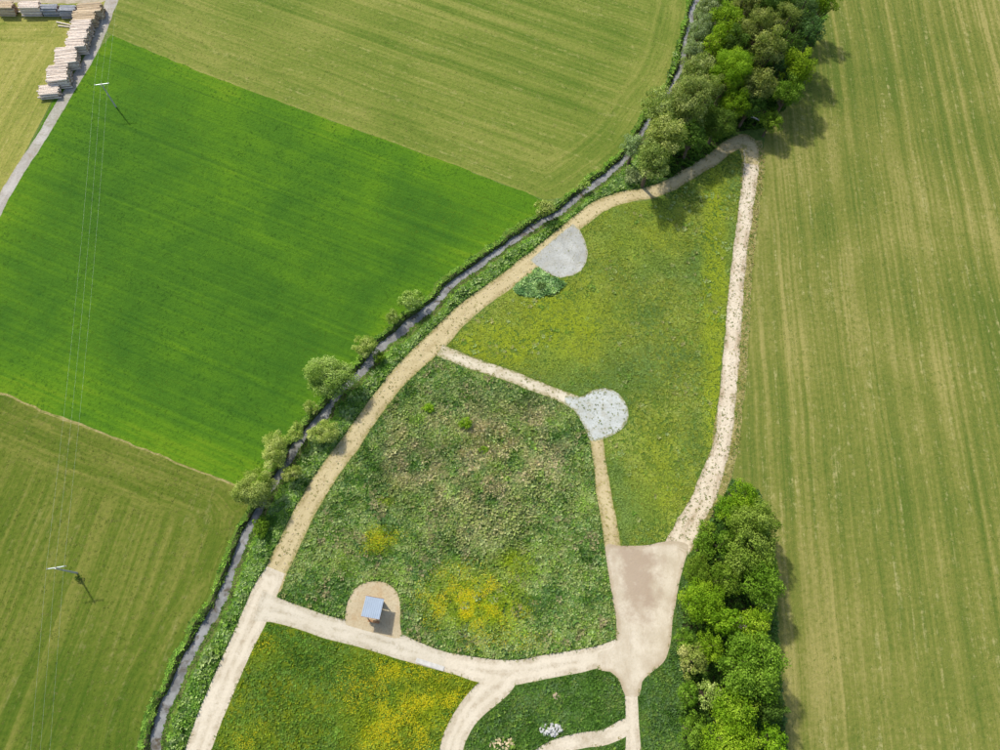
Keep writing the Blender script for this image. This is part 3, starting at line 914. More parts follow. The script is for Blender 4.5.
grow('meadow_lower', 'meadow_grass', 9, (0.25, 0.55), (0.10, 0.32), [(0.045, 0.09, 0.012), MG, (0.08, 0.125, 0.025), (0.09, 0.13, 0.01), (0.125, 0.155, 0.01)], 'lower meadow grass between the chalk tracks', patch=5, seed=3, post=low_post, width=0.55, lift=2.25, clear=True)
grow('meadow_island', 'island_grass', 10, (0.3, 0.6), (0.12, 0.34), [DK, (0.05, 0.11, 0.018), MG, BL, (0.11, 0.16, 0.035)], 'dark lush grass inside the track loop', patch=3.5, seed=4, width=0.55, clear=True)
grow('grove_verge', 'verge_grass', 10, (0.3, 0.6), (0.12, 0.34), [DK, BL, MG, (0.10, 0.15, 0.035)], 'lush grass along the lower grove', patch=3.5, seed=5, width=0.55, clear=True)
grow('brookside_bank', 'bank_grass', 11, (0.3, 0.75), (0.14, 0.42), [DK, MG, LG, PALE, BL, MG], 'tall rough grass on the brook bank', patch=2.5, seed=6, width=0.5, lift=2.3, clear=True)
grow('brook_verge', 'waterside_grass', 12, (0.25, 0.6), (0.06, 0.24), [(0.03, 0.07, 0.01), MG, LG, MG, (0.11, 0.19, 0.02)], 'tall grass overhanging the brook edges', patch=1.6, seed=7, width=0.5, lift=2.6, thin=lambda P, X, Y: np.clip((vnoise(P[:, 0], P[:, 1], 2.2, 91, 3) - 0.3) * 3.0, 0.12, 1))
grow('brook_bank', 'bank_tufts', 10, (0.2, 0.5), (0.06, 0.22), [(0.03, 0.06, 0.01), (0.06, 0.115, 0.018), MG, LG], 'small tufts on the steep earth bank', patch=1.2, seed=8)
grow('swale', 'swale_plants', 22, (0.25, 0.6), (0.15, 0.55), [(0.04, 0.09, 0.03), BL, (0.12, 0.18, 0.08), (0.19, 0.25, 0.12)], 'bluish green plants in the hollow', patch=1.6, seed=9, width=0.6, lift=3.3)
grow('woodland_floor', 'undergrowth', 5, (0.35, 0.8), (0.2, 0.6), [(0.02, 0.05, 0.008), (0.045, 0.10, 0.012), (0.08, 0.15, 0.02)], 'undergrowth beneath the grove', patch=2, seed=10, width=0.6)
grow('crop_field', 'cereal_plants', 2.2, (0.16, 0.34), (0.015, 0.04), [(0.028, 0.085, 0.008), (0.036, 0.10, 0.008), (0.05, 0.12, 0.008), (0.08, 0.145, 0.008)], 'young cereal plants across the vivid green field', patch=14, seed=11, blades=4, jitter=0.06, lift=1.35)
grow('stone_track_margin', 'margin_tufts', 9, (0.15, 0.4), (0.05, 0.2), [DRY, (0.2, 0.19, 0.05), MG, (0.26, 0.21, 0.09)], 'dry tufts along the stony track', patch=1.5, seed=12)


# tufts and straw on the mown fields
def mown(region_name, cols, dens, label, seed):
    grow(region_name, 'mown_stubble', dens, (0.14, 0.36), (0.015, 0.04), cols, label, blades=4, patch=1.4, seed=seed, jitter=0.22, width=0.35, lift=1.5)


mown('hay_field_right', [(0.06, 0.105, 0.016), (0.11, 0.15, 0.025), (0.16, 0.17, 0.04), (0.22, 0.21, 0.075)], 2.0, 'short stubble and cut straw on the right-hand field', 21)
mown('hay_field_upper', [(0.055, 0.09, 0.011), (0.095, 0.13, 0.02), (0.14, 0.15, 0.035), (0.2, 0.19, 0.065)], 1.6, 'short stubble and cut straw on the upper hay field', 22)
mown('hay_field_lower', [(0.035, 0.06, 0.006), (0.055, 0.08, 0.01), (0.085, 0.10, 0.02), (0.14, 0.135, 0.045)], 2.0, 'short stubble and cut straw on the lower left field', 23)
mown('hay_field_roadside', [(0.10, 0.14, 0.02), (0.2, 0.2, 0.045), (0.32, 0.28, 0.11)], 1.6, 'short stubble on the roadside field', 24)


# taller weeds standing in patches
def patchy(seed, cut, size=3.0):
    return lambda P, X, Y: np.clip((vnoise(P[:, 0], P[:, 1], size, seed, 3) - cut) * 5, 0, 1)


grow('meadow_middle', 'tall_weeds', 2.2, (0.45, 0.9), (0.2, 0.55), [DK, BL, MG, PALE, (0.2, 0.2, 0.09), (0.2, 0.185, 0.1)], 'taller weeds in patches on the mound meadow', blades=8, patch=2.5, seed=61, jitter=0.25, thin=patchy(62, 0.45), width=0.5, lift=1.9, clear=True)
grow('meadow_upper', 'tall_weeds', 0.8, (0.3, 0.65), (0.12, 0.3), [MG, LG, PALE, (0.2, 0.2, 0.08)], 'taller weeds in patches on the olive meadow', blades=7, patch=3, seed=63, jitter=0.25, thin=patchy(64, 0.5), width=0.5, lift=1.9, clear=True)
grow('meadow_lower', 'tall_weeds', 1.0, (0.35, 0.75), (0.15, 0.4), [(0.05, 0.095, 0.012), MG, (0.1, 0.15, 0.02)], 'taller weeds in patches on the lower meadow', blades=7, patch=3, seed=65, jitter=0.25, thin=patchy(66, 0.5), width=0.55, lift=1.8, clear=True)
grow('meadow_island', 'tall_weeds', 2.0, (0.4, 0.9), (0.2, 0.6), [DK, BL, MG, LG], 'taller weeds in patches on the grass island', blades=7, patch=2, seed=67, jitter=0.25, thin=patchy(68, 0.47), width=0.55, lift=1.8, clear=True)
grow('brookside_bank', 'tall_weeds', 2.2, (0.5, 1.1), (0.3, 0.8), [MG, LG, PALE, (0.2, 0.25, 0.1), DK], 'taller pale weeds on the brook bank', blades=8, patch=2, seed=69, jitter=0.25, thin=patchy(70, 0.45), width=0.45, lift=2.0, clear=True)


# weeds on the tracks
def track_weeds(region_name, dens, label, seed, cols=((0.10, 0.12, 0.03), (0.17, 0.17, 0.05), (0.07, 0.11, 0.02)), size=(0.10, 0.32)):
    grow(region_name, 'track_weeds', dens, size, (0.03, 0.14), list(cols), label, blades=5, patch=0.8, seed=seed, jitter=0.3)


VERGE_C = ((0.09, 0.13, 0.03), (0.15, 0.17, 0.05), (0.23, 0.2, 0.09), (0.06, 0.1, 0.02))
for q, nm in enumerate(['chalk_track', 'chalk_track_shelter', 'chalk_track_loop', 'chalk_track_bend', 'chalk_track_stub', 'chalk_track_return', 'chalk_yard', 'shelter_pad', 'gravel_pad', 'round_gravel_pad', 'brook_path', 'link_path', 'link_path_south']):
    idx = names.index(nm)
    grow(nm, 'fringe_tufts', 14, (0.10, 0.34), (0.03, 0.12), list(VERGE_C), 'short tufts creeping over the edge of the ' + nm.replace('_', ' '), blades=5, patch=0.7, seed=200 + q, jitter=0.3,
         thin=lambda P, X, Y: np.clip(0.5 - edge_of(P) * 1.4, 0, 1) * np.clip((vnoise(P[:, 0], P[:, 1], 1.8, 210, 2) - 0.35) * 4, 0, 1))
track_weeds('stone_track', 2.2, 'weeds sprouting on the stony track', 31)
track_weeds('brook_path', 1.4, 'weeds on the straw-coloured brook path', 32, ((0.16, 0.16, 0.05), (0.24, 0.20, 0.09), (0.1, 0.12, 0.03)))
track_weeds('link_path', 1.0, 'weeds on the link path', 33)
track_weeds('link_path_south', 2.0, 'weeds on the path below the round pad', 34, ((0.2, 0.2, 0.06), (0.27, 0.23, 0.1)))
track_weeds('gravel_pad', 0.7, 'weeds on the grey gravel pad', 36, ((0.22, 0.22, 0.08), (0.15, 0.17, 0.05)), (0.08, 0.22))
track_weeds('round_gravel_pad', 1.6, 'weeds on the whitish round pad', 35)


# stones on the stony track
def stones(region_name, name, dens, size, cols, label, mat):
    P = scatter(region_name, dens)
    ok, X, Y = in_view(P); P = P[ok]
    n = len(P)
    ico = np.array([(1, 0, 0), (-1, 0, 0), (0, 1, 0), (0, -1, 0), (0, 0, 0.7), (0, 0, -0.3)], float)
    fc = np.array([(0, 2, 4), (2, 1, 4), (1, 3, 4), (3, 0, 4), (2, 0, 5), (1, 2, 5), (3, 1, 5), (0, 3, 5)])
    a = RNG.uniform(0, 6.28, n); s = RNG.uniform(size[0], size[1], n)
    V = ico[None] * RNG.uniform(0.6, 1.25, (n, 6, 1)) * s[:, None, None]
    ca, sa = np.cos(a)[:, None], np.sin(a)[:, None]
    V = np.stack([V[..., 0] * ca - V[..., 1] * sa, V[..., 0] * sa + V[..., 1] * ca, V[..., 2]], -1) + P[:, None, :]
    Fc = (fc[None] + (np.arange(n) * 6)[:, None, None]).reshape(-1, 3)
    t = np.repeat(lerp3(RNG.random(n), cols), 6, axis=0)
    tag(mesh_np(name, V.reshape(-1, 3), Fc, mat, t), label, kind='stuff')


STONE = tint_mat('stone_chips', 0.0, 0.95)
stones('stone_track', 'loose_stones', 3.5, (0.05, 0.16), [(0.5, 0.43, 0.32), (0.62, 0.56, 0.45), (0.4, 0.33, 0.23), (0.66, 0.61, 0.52)], 'loose pale stones along the right-hand track', STONE)
stones('brook_path', 'loose_stones', 0.5, (0.06, 0.18), [(0.45, 0.37, 0.25), (0.55, 0.48, 0.36)], 'loose stones on the brook path', STONE)


# buttercups: little groups of yellow heads
def flowers(regs, blobs, dens, label, seed, top=0.3):
    Ps = np.vstack([scatter(r, dens) for r in regs])
    ok, X, Y = in_view(Ps); Ps = Ps[ok]; X = X[ok]; Y = Y[ok]
    m = px_blobs(X, Y, blobs) * np.clip((vnoise(Ps[:, 0], Ps[:, 1], 2.2, seed, 3) - 0.33) * 3.2, 0, 1)
    k = RNG.random(len(Ps)) < m
    P = Ps[k]; n = len(P)
    P[:, 2] += RNG.uniform(0.16, top, n)
    s = RNG.uniform(0.025, 0.055, n)
    nrm = np.stack([RNG.normal(0, 0.35, n), RNG.normal(0, 0.35, n), np.ones(n)], 1)
    u = np.cross(nrm, np.array([1.0, 0.3, 0])); u /= np.linalg.norm(u, axis=1)[:, None]
    v = np.cross(nrm, u); v /= np.linalg.norm(v, axis=1)[:, None]
    V = np.stack([P + u * s[:, None], P + v * s[:, None], P - u * s[:, None], P - v * s[:, None]], 1).reshape(-1, 3)
    t = np.repeat(lerp3(RNG.random(n), [(0.78, 0.60, 0.008), (0.80, 0.66, 0.02), (0.66, 0.58, 0.01)]), 4, axis=0)
    tag(mesh_np('buttercups', V, np.arange(4 * n).reshape(-1, 4), FLOWER, t), label, kind='stuff')


flowers(['meadow_middle'], [(470, 600, 46, 34, 0.95), (450, 605, 25, 22, 1.0), (382, 536, 20, 10, 0.55), (372, 548, 12, 10, 0.35), (515, 610, 20, 14, 0.5), (500, 640, 50, 12, 0.25)], 130, 'yellow buttercups beside the shelter pad', 81)
flowers(['meadow_lower'], [(395, 668, 30, 14, 0.55), (432, 695, 30, 26, 0.8), (400, 725, 40, 35, 0.75), (370, 690, 30, 30, 0.35), (255, 645, 20, 12, 0.3), (255, 740, 20, 14, 0.25)], 130, 'yellow buttercups in the lower meadow', 82)


# ------------------------------------------------------------------ trees and shrubs
BARK = plain('bark', (0.11, 0.085, 0.06), 0.95, 0.35, 4.0, 0.1)
PAL = {
    'willow': [(0.10, 0.15, 0.026), (0.175, 0.23, 0.052), (0.265, 0.31, 0.105)],
    'silver': [(0.12, 0.17, 0.06), (0.18, 0.24, 0.105), (0.25, 0.31, 0.155)],
    'olive': [(0.08, 0.12, 0.02), (0.14, 0.185, 0.036), (0.21, 0.25, 0.075)],
    'lime': [(0.10, 0.185, 0.006), (0.16, 0.265, 0.01), (0.24, 0.34, 0.025)],
    'bright': [(0.075, 0.15, 0.005), (0.12, 0.215, 0.008), (0.185, 0.28, 0.014)],
    'mid': [(0.06, 0.12, 0.007), (0.095, 0.175, 0.012), (0.15, 0.235, 0.026)],
    'dark': [(0.035, 0.07, 0.008), (0.055, 0.105, 0.013), (0.085, 0.145, 0.022)],
    'blue': [(0.045, 0.09, 0.022), (0.07, 0.13, 0.036), (0.105, 0.175, 0.055)],
    'cream': [(0.14, 0.20, 0.03), (0.22, 0.28, 0.06), (0.34, 0.37, 0.13)],
    'brookw': [(0.13, 0.20, 0.03), (0.21, 0.285, 0.06), (0.31, 0.37, 0.13)],
    'moss': [(0.075, 0.125, 0.012), (0.115, 0.175, 0.02), (0.17, 0.23, 0.042)],
    'dry': [(0.16, 0.14, 0.09), (0.22, 0.20, 0.13), (0.3, 0.27, 0.19)],
}


TREE_LIFT = 1.5


def crown_mesh(rng, R, Hc, pal, leaf, cover, lumpy):
    """leaf-sized faces on the lobes of a crown; centre at the origin, R wide, Hc tall"""
    n = int(10 + R * 5.5)
    k = np.arange(n) + 0.5
    ph = k * 2.399963 + rng.uniform(0, 6.28)
    zz = 1 - 1.35 * k / n                       # mostly upper half
    rr = np.sqrt(np.clip(1 - zz * zz, 0.02, 1))
    D = np.stack([np.cos(ph) * rr, np.sin(ph) * rr, zz], 1) + rng.normal(0, 0.12, (n, 3))
    D /= np.linalg.norm(D, axis=1)[:, None]
    # uneven outline: the crown swells and shrinks with direction
    sw = 1 + lumpy * (np.sin(2 * ph + rng.uniform(0, 6)) * 0.5 + np.sin(3 * ph + rng.uniform(0, 6)) * 0.4)
    ext = np.array([R, R, Hc / 2])
    rad = rng.uniform(0.5, 0.86, n) * sw
    C = D * ext * rad[:, None]
    lr = R * rng.uniform(0.20, 0.36, n) * (0.8 + 0.3 * (1 - rad))
    inner = max(3, n // 5)
    C = np.vstack([C, rng.normal(0, 0.28, (inner, 3)) * ext]); lr = np.append(lr, R * rng.uniform(0.3, 0.42, inner))
    n = len(lr)
    area = 4 * math.pi * lr ** 2 * 0.7
    cnt = np.maximum(12, area * cover / (leaf * leaf)).astype(int)
    li = np.repeat(np.arange(n), cnt); N = len(li)
    d = rng.normal(0, 1, (N, 3)); d[:, 2] = d[:, 2] * 0.9 + 0.35
    d /= np.linalg.norm(d, axis=1)[:, None]
    wob = 1 + 0.22 * np.sin(d[:, 0] * 7 + li * 1.7) * np.cos(d[:, 1] * 6 + li)
    P = C[li] + d * (lr[li] * rng.uniform(0.62, 1.06, N) * wob)[:, None] * np.array([1, 1, 0.85])
    nr = d + rng.normal(0, 0.55, (N, 3)); nr[:, 2] += 0.25
    nr /= np.linalg.norm(nr, axis=1)[:, None]
    u = np.cross(nr, rng.normal(0, 1, (N, 3))); u /= np.linalg.norm(u, axis=1)[:, None] + 1e-9
    v = np.cross(nr, u)
    s = leaf * rng.uniform(0.55, 1.3, N)
    a = u * s[:, None] * 0.5; b = v * s[:, None] * 0.36
    V = np.stack([P - a, P - b, P + a, P + b], 1)
    V[:, 1] -= nr * (s * 0.10)[:, None]; V[:, 3] -= nr * (s * 0.10)[:, None]
    lob = rng.normal(0.5, 0.28, n)
    f = lob[li] + rng.normal(0, 0.2, N)
    T = np.clip(lerp3(f, pal) * TREE_LIFT * rng.uniform(0.85, 1.15, (N, 1)), 0, 0.7)
    return V.reshape(-1, 3), np.arange(4 * N).reshape(-1, 4), np.repeat(T, 4, axis=0), C, lr


TREE_N = [0]


def tree(name, cat, px, py, r_px, h, pal, label, group=None, leaf=0.27, cover=1.45, lumpy=0.14, crown_share=0.72):
    """a tree or shrub whose crown is seen at (px, py); it stands on the ground straight below"""
    TREE_N[0] += 1
    rng = np.random.default_rng(1000 + TREE_N[0])
    Hc = h * crown_share
    zc = h - Hc / 2
    p = at(px, py, zc)
    R = r_px * metres(px, py, zc) * 1.2
    z0 = hz(p.x, p.y)
    o = empty(name, (p.x, p.y, z0), 0)
    tag(o, label, cat, group)
    V, Q, T, C, lr = crown_mesh(rng, R, Hc, np.array(PAL[pal]) * rng.uniform(0.88, 1.12) * np.array([rng.uniform(0.92, 1.1), 1.0, 1.0]), leaf * rng.uniform(0.75, 1.2), cover, lumpy * rng.uniform(0.7, 1.6))
    el = rng.uniform(-0.12, 0.12); V[:, 0] *= 1 + el; V[:, 1] *= 1 - el; C[:, 0] *= 1 + el; C[:, 1] *= 1 - el
    V = V + np.array([0, 0, zc])
    V[:, 2] = np.maximum(V[:, 2], 0.05)
    mesh_np('crown', V, Q, LEAF, T, o)
    mb = MB()
    tr = 0.05 + 0.028 * h
    top = Vector((rng.normal(0, .15) * R * .3, rng.normal(0, .15) * R * .3, zc + Hc * 0.1))
    fork = Vector((top.x * .5, top.y * .5, max(0.25, (h - Hc) * 0.9)))
    mb.tube([(0, 0, -0.15), (0, 0, 0.15), fork, top], [tr * 1.5, tr * 1.1, tr * 0.85, tr * 0.3], 7)
    for j in rng.choice(len(C), min(7, len(C)), replace=False):
        e = Vector(C[j]) + Vector((0, 0, zc))
        m = fork.lerp(e, 0.5) + Vector((0, 0, -0.1 * R))
        mb.tube([fork, m, e], [tr * 0.55, tr * 0.35, tr * 0.12], 5)
    mb.build('trunk', BARK, o)
    return o


G1, G2, G3 = 'trees of the upper grove', 'trees of the lower grove', 'shrubs along the brook'
UP = [
    # px, py, r, height, palette, label
    (724, -14, 15, 11, 'mid', 'mid green tree cut by the top edge above the upper grove'),
    (758, -16, 16, 12, 'dark', 'dark tree cut by the top edge, above the bluish green ones'),
    (796, -14, 15, 12, 'blue', 'bluish green tree cut by the top edge at the grove\'s right'),
    (772, 8, 17, 13, 'dark', 'dark green tree at the top of the grove, between olive and bluish crowns'),
    (745, 7, 13, 12, 'olive', 'grey olive tree at the top of the grove'),
    (707, 10, 11, 8, 'silver', 'silvery willow beside the brook at the top edge'),
    (800, 17, 14, 12, 'blue', 'bluish dark green tree at the grove\'s upper right edge'),
    (824, 3, 11, 9, 'bright', 'bright green tree farthest right at the top edge'),
    (701, 30, 12, 8, 'silver', 'pale silvery willow second from the top along the brook'),
    (727, 24, 15, 11, 'bright', 'fresh green tree between the silvery willows and the olive crowns'),
    (781, 24, 13, 13, 'olive', 'olive brown tree high in the grove\'s middle'),
    (755, 29, 14, 13, 'olive', 'pale olive tree left of the olive brown one'),
    (809, 34, 12, 11, 'blue', 'bluish tree on the grove\'s right edge above the shadow'),
    (735, 45, 13, 11, 'dark', 'dark green tree in the grove above the bright maple'),
    (714, 45, 11, 10, 'lime', 'yellow green tree next to the silvery willows'),
    (693, 52, 11, 7, 'silver', 'pale green willow leaning over the narrow brook'),
    (766, 51, 14, 12, 'olive', 'grey olive tree in the very middle of the upper grove'),
    (785, 48, 12, 11, 'dark', 'dark tree in the shaded hollow near the grove\'s right side'),
    (696, 71, 15, 9, 'willow', 'grey green willow where the brook meets the grove'),
    (731, 72, 20, 11, 'bright', 'broad bright green maple in the grove\'s centre left'),
    (779, 70, 9, 8, 'blue', 'small bluish crown beside the lime green tree'),
    (797, 69, 15, 10, 'lime', 'lime green tree glowing on the grove\'s right edge'),
    (757, 87, 16, 10, 'olive', 'brownish olive tree below the grove\'s middle'),
    (789, 92, 13, 8, 'mid', 'mid green tree under the lime green one'),
    (709, 90, 12, 9, 'willow', 'small willow behind the big olive willow'),
    (735, 104, 13, 8, 'bright', 'bright green low tree in shade below the maple'),
    (689, 103, 20, 11, 'willow', 'big olive willow, widest of the front group'),
    (658, 110, 17, 10, 'willow', 'olive willow nearest the hay field in the front group'),
    (718, 124, 16, 7, 'dark', 'dark shaded tree above the straw-coloured path bend'),
    (750, 106, 12, 7, 'dark', 'dark low tree above the corner where two paths meet'),
    (771, 122, 10, 5, 'mid', 'round green bush at the grove\'s tip beside the right field'),
    (692, 139, 12, 7, 'dark', 'dark green small tree between willow and path'),
    (665, 136, 19, 10, 'willow', 'yellowish olive willow at the front of the grove'),
    (634, 146, 11, 6, 'silver', 'silvery bush at the water just left of the willows'),
    (651, 162, 17, 9, 'willow', 'lowest willow of the upper grove, its shadow across the path'),
    (632, 176, 9, 1.6, 'silver', 'low pale shrub on the bank below the grove'),
]
for px, py, r, h, pal, lab in UP:
    kind = 'willow_tree' if 'willow' in lab else ('shrub' if ('bush' in lab or 'shrub' in lab) else 'broadleaf_tree')
    tree(kind, 'shrub' if kind == 'shrub' else 'tree', px, py, r, h * (1.38 if h > 2 else 1), pal, lab, G1, lumpy=0.2 if kind == 'willow_tree' else 0.14)
LOW = [
    (744, 498, 15, 7, 'bright', 'bright green tree at the top end of the lower grove'),
    (728, 511, 13, 6, 'bright', 'small bright tree beside the stony track at the lower grove\'s top'),
    (755, 524, 22, 10, 'moss', 'olive tree overhanging the right field, upper of two'),
    (706, 529, 9, 4, 'mid', 'small green bush beside the stony track\'s last bend'),
    (748, 551, 22, 9, 'moss', 'broad olive tree below the other olive one'),
    (704, 547, 12, 5, 'mid', 'green bush next to the chalk yard\'s upper corner'),
    (726, 543, 12, 6, 'mid', 'mid green tree left of the broad olive tree'),
    (697, 571, 14, 6, 'mid', 'green bush hugging the chalk yard\'s right side'),
    (761, 582, 20, 9, 'mid', 'mid green tree on the field side below the olive ones'),
    (725, 579, 15, 7, 'mid', 'green tree with pale tips in the lower grove\'s middle'),
    (701, 602, 20, 8, 'bright', 'vivid green tree beside the chalk yard'),
    (723, 620, 15, 8, 'bright', 'vivid green tree just right of the one by the chalk yard'),
    (753, 625, 16, 8, 'lime', 'yellow green tree above the large round crown'),
    (738, 623, 6, 7, 'dry', 'greyish dead crown between the vivid green trees'),
    (684, 640, 10, 5, 'mid', 'dark green bush at the chalk yard\'s lower right corner'),
    (709, 647, 13, 7, 'bright', 'bright green tree left of the large round crown'),
    (752, 667, 29, 11, 'mid', 'largest tree of the lower grove with a wide round grey green crown'),
    (692, 660, 14, 7, 'cream', 'tree with creamy yellow blossom at the grove\'s left edge'),
    (688, 694, 11, 5, 'mid', 'dark green bush below the cream blossomed tree'),
    (709, 694, 12, 7, 'cream', 'smaller creamy tree below the first cream blossomed one'),
    (767, 708, 15, 8, 'dark', 'dark green tree under the large round crown, field side'),
    (734, 711, 22, 9, 'lime', 'yellow green tree below the large round crown'),
    (693, 731, 14, 6, 'mid', 'green tree at the grove\'s lower left, near the bottom edge'),
    (772, 742, 14, 8, 'bright', 'green tree at the bottom edge beside the right field'),
    (731, 742, 24, 9, 'lime', 'wide yellow green tree cut by the bottom edge'),
    (700, 768, 18, 8, 'mid', 'green tree below the bottom edge at the grove\'s left'),
    (755, 775, 22, 9, 'bright', 'bright tree below the bottom edge beside the field'),
]
for px, py, r, h, pal, lab in LOW[:-2]:
    kind = 'shrub' if 'bush' in lab else 'broadleaf_tree'
    tree(kind, 'shrub' if kind == 'shrub' else 'tree', px, py, r, h * 1.2, pal, lab, G2)
BRK = [
    (330, 377, 21, 7, 'brookw', 'large round willow overhanging the brook, biggest along the water'),
    (365, 346, 11, 4, 'brookw', 'willow bush just upstream of the large round willow'),
    (393, 318, 7.5, 3, 'brookw', 'small pale bush between two bushes on the brook\'s crop side'),
    (411, 300, 11, 4, 'brookw', 'round bush on the crop side below the gravel pad stretch'),
    (311, 408, 7, 3, 'brookw', 'small bush just downstream of the large round willow'),
    (276, 450, 15, 5, 'brookw', 'willow bush on the crop side, middle of the lower cluster'),
    (296, 433, 9, 4, 'brookw', 'smaller willow bush touching the cluster\'s middle one'),
    (324, 433, 13, 3.5, 'brookw', 'willow bush on the path side of the brook'),
    (292, 473, 9, 3.5, 'brookw', 'small bush between brook and path below the cluster'),
    (254, 489, 19, 6, 'brookw', 'wide willow at the corner where crop and hay field meet'),
    (261, 527, 9, 2, 'mid', 'low green bush on the path side below the corner willow'),
    (545, 208, 9, 4, 'brookw', 'round bush at the brook where the three fields meet'),
    (585, 185, 5.5, 2.2, 'brookw', 'small round bush on the brook bank nearest the upper grove'),
    (378, 356, 6, 2, 'mid', 'tiny bush on the bank opposite the upstream willow bush'),
]
for px, py, r, h, pal, lab in BRK:
    tree('willow_bush' if 'willow' in lab else 'shrub', 'shrub', px, py, r, h, pal, lab, G3, leaf=0.22, crown_share=0.85, lumpy=0.16, cover=2.0)
tree('shrub', 'shrub', 466, 424, 6.5, 2.0, 'lime', 'bright yellow green shrub on the mound, largest of three', 'shrubs on the mound', leaf=0.2, crown_share=0.9)
tree('shrub', 'shrub', 429, 408, 5.5, 1.2, 'lime', 'yellow green shrub at the mound\'s upper left', 'shrubs on the mound', leaf=0.2, crown_share=0.9)
tree('shrub', 'shrub', 484, 452, 4.5, 1.0, 'lime', 'smallest yellow green shrub in the middle of the mound', 'shrubs on the mound', leaf=0.2, crown_share=0.9)
tree('shrub', 'shrub', 541, 286, 4.5, 0.8, 'blue', 'dark bluish shrub in the hollow beside the gravel pad', leaf=0.2, crown_share=0.9)
tree('shrub', 'shrub', 78, 578, 3.2, 0.9, 'dark', 'dark low shrub at the foot of the lower power pole', leaf=0.18, crown_share=0.9)

# ------------------------------------------------------------------ shelter on its pad
WOOD = plain('shelter_timber', (0.30, 0.16, 0.075), 0.8, 0.3, 5.0)
ROOF = plain('pale_blue_sheet_metal', (0.24, 0.30, 0.38), 0.45, 0.06, 0.8, 0.5)
RZ = 2.75
rc = [at(366.3, 595.8, RZ), at(384.0, 598.9, RZ), at(379.6, 619.8, RZ), at(361.0, 616.2, RZ)]
ctr = sum(rc, Vector()) / 4
ex = ((rc[1] - rc[0]) + (rc[2] - rc[3])).normalized()
wx = ((rc[1] - rc[0]).length + (rc[2] - rc[3]).length) / 2
wy = ((rc[0] - rc[3]).length + (rc[1] - rc[2]).length) / 2
gz = hz(ctr.x, ctr.y)
sh = empty('shelter', (ctr.x, ctr.y, gz), math.atan2(ex.y, ex.x))
tag(sh, 'small open timber shelter with pale blue sheet roof on the tan pad', 'shelter')
tilt = Matrix.Rotation(math.radians(-5), 3, 'X')
slope = lambda y: RZ + 0.16 - y * math.tan(math.radians(5))
rf = MB().box((0, 0, RZ + 0.16), (wx, wy, 0.05), tilt).build('roof', ROOF, sh)
for k in range(9):
    x = -wx / 2 + wx * (k + 0.5) / 9
    MB().box((x, 0, RZ + 0.205), (0.04, wy * 0.998, 0.045), tilt).build('seam', ROOF, rf)
MB().box((0, -wy / 2 - 0.03, slope(-wy / 2) - 0.02), (wx + 0.06, 0.05, 0.18)).build('fascia_board', WOOD, rf)
MB().box((0, wy / 2 + 0.03, slope(wy / 2) - 0.02), (wx + 0.06, 0.05, 0.18)).build('fascia_board', WOOD, rf)
for sx in (-1, 1):
    for sy in (-1, 1):
        yy = sy * (wy / 2 - 0.35)
        MB().box((sx * (wx / 2 - 0.3), yy, (slope(yy) - 0.24) / 2 - 0.05), (0.14, 0.14, slope(yy) - 0.24 + 0.1), None).build('post', WOOD, sh, 0.012)
for sy in (-1, 1):
    yy = sy * (wy / 2 - 0.35)
    MB().box((0, yy, slope(yy) - 0.16), (wx - 0.2, 0.13, 0.18)).build('beam', WOOD, sh)
for k in range(4):
    x = -wx / 2 + 0.3 + (wx - 0.6) * k / 3
    MB().box((x, 0, slope(0) - 0.045 - 0.004), (0.07, wy - 0.25, 0.03), tilt).build('rafter', WOOD, sh)
for k in range(9):
    MB().box((0, wy / 2 - 0.35 + 0.09, 0.25 + k * 0.19), (wx - 0.5, 0.03, 0.17)).build('wall_board', WOOD, sh)


def furniture(name, label, cat, lx, ly, rz, table):
    p = Matrix.Rotation(sh.rotation_euler.z, 3, 'Z') @ Vector((lx, ly, 0))
    o = empty(name, (ctr.x + p.x, ctr.y + p.y, hz(ctr.x + p.x, ctr.y + p.y)), sh.rotation_euler.z + rz)
    tag(o, label, cat)
    top, w, n = (0.74, 0.8, 5) if table else (0.45, 0.42, 3)
    for k in range(n):
        MB().box((0, -w / 2 + w * (k + 0.5) / n, top), (1.9, w / n - 0.015, 0.045)).build('plank', WOOD, o)
    for s in (-1, 1):
        MB().box((s * 0.72, 0, top / 2 - 0.04), (0.09, w * 0.8, top - 0.045 + 0.02)).build('leg', WOOD, o)
    if not table:
        for k in range(2):
            MB().box((0, w / 2 - 0.01, 0.66 + k * 0.17), (1.9, 0.04, 0.14)).build('backrest_plank', WOOD, o)
    return o


furniture('picnic_table', 'brown plank table under the pale blue roof', 'table', 0.1, 0.1, 0, True)
furniture('bench', 'brown plank bench half under the shelter\'s lower eave', 'bench', 0.35, -wy / 2 - 0.35, math.pi, False)

# ------------------------------------------------------------------ power line
CONC = plain('pale_concrete', (0.42, 0.41, 0.38), 0.85, 0.15, 2.0)
STEEL = plain('galvanised_steel', (0.45, 0.52, 0.52), 0.5, 0.1, 3.0, 0.5, 0.3)
PORC = plain('brown_porcelain', (0.30, 0.25, 0.2), 0.4, 0.1, 3.0, 0.5)
WIRE = plain('aluminium_wire', (0.55, 0.57, 0.55), 0.5, 0.05, 1.0, 0.5, 0.3)
PH = 6.4
p1, p2 = at(116, 107), at(77, 573)
run = (p2 - p1); run.z = 0; span = run.length; run.normalize()
perp = Vector((-run.y, run.x, 0))
xa1 = at(109, 83, PH) - at(97.3, 84.5, PH); xa2 = at(60.5, 564.5, PH) - at(45, 567, PH)
poles = [(p1 - run * span, perp, None), (p1, xa1.normalized(), 'slim pale power pole with crossarm in the vivid green crop field'), (p2, xa2.normalized(), 'slim pale power pole with crossarm in the lower left hay field'), (p2 + run * span, perp, None)]
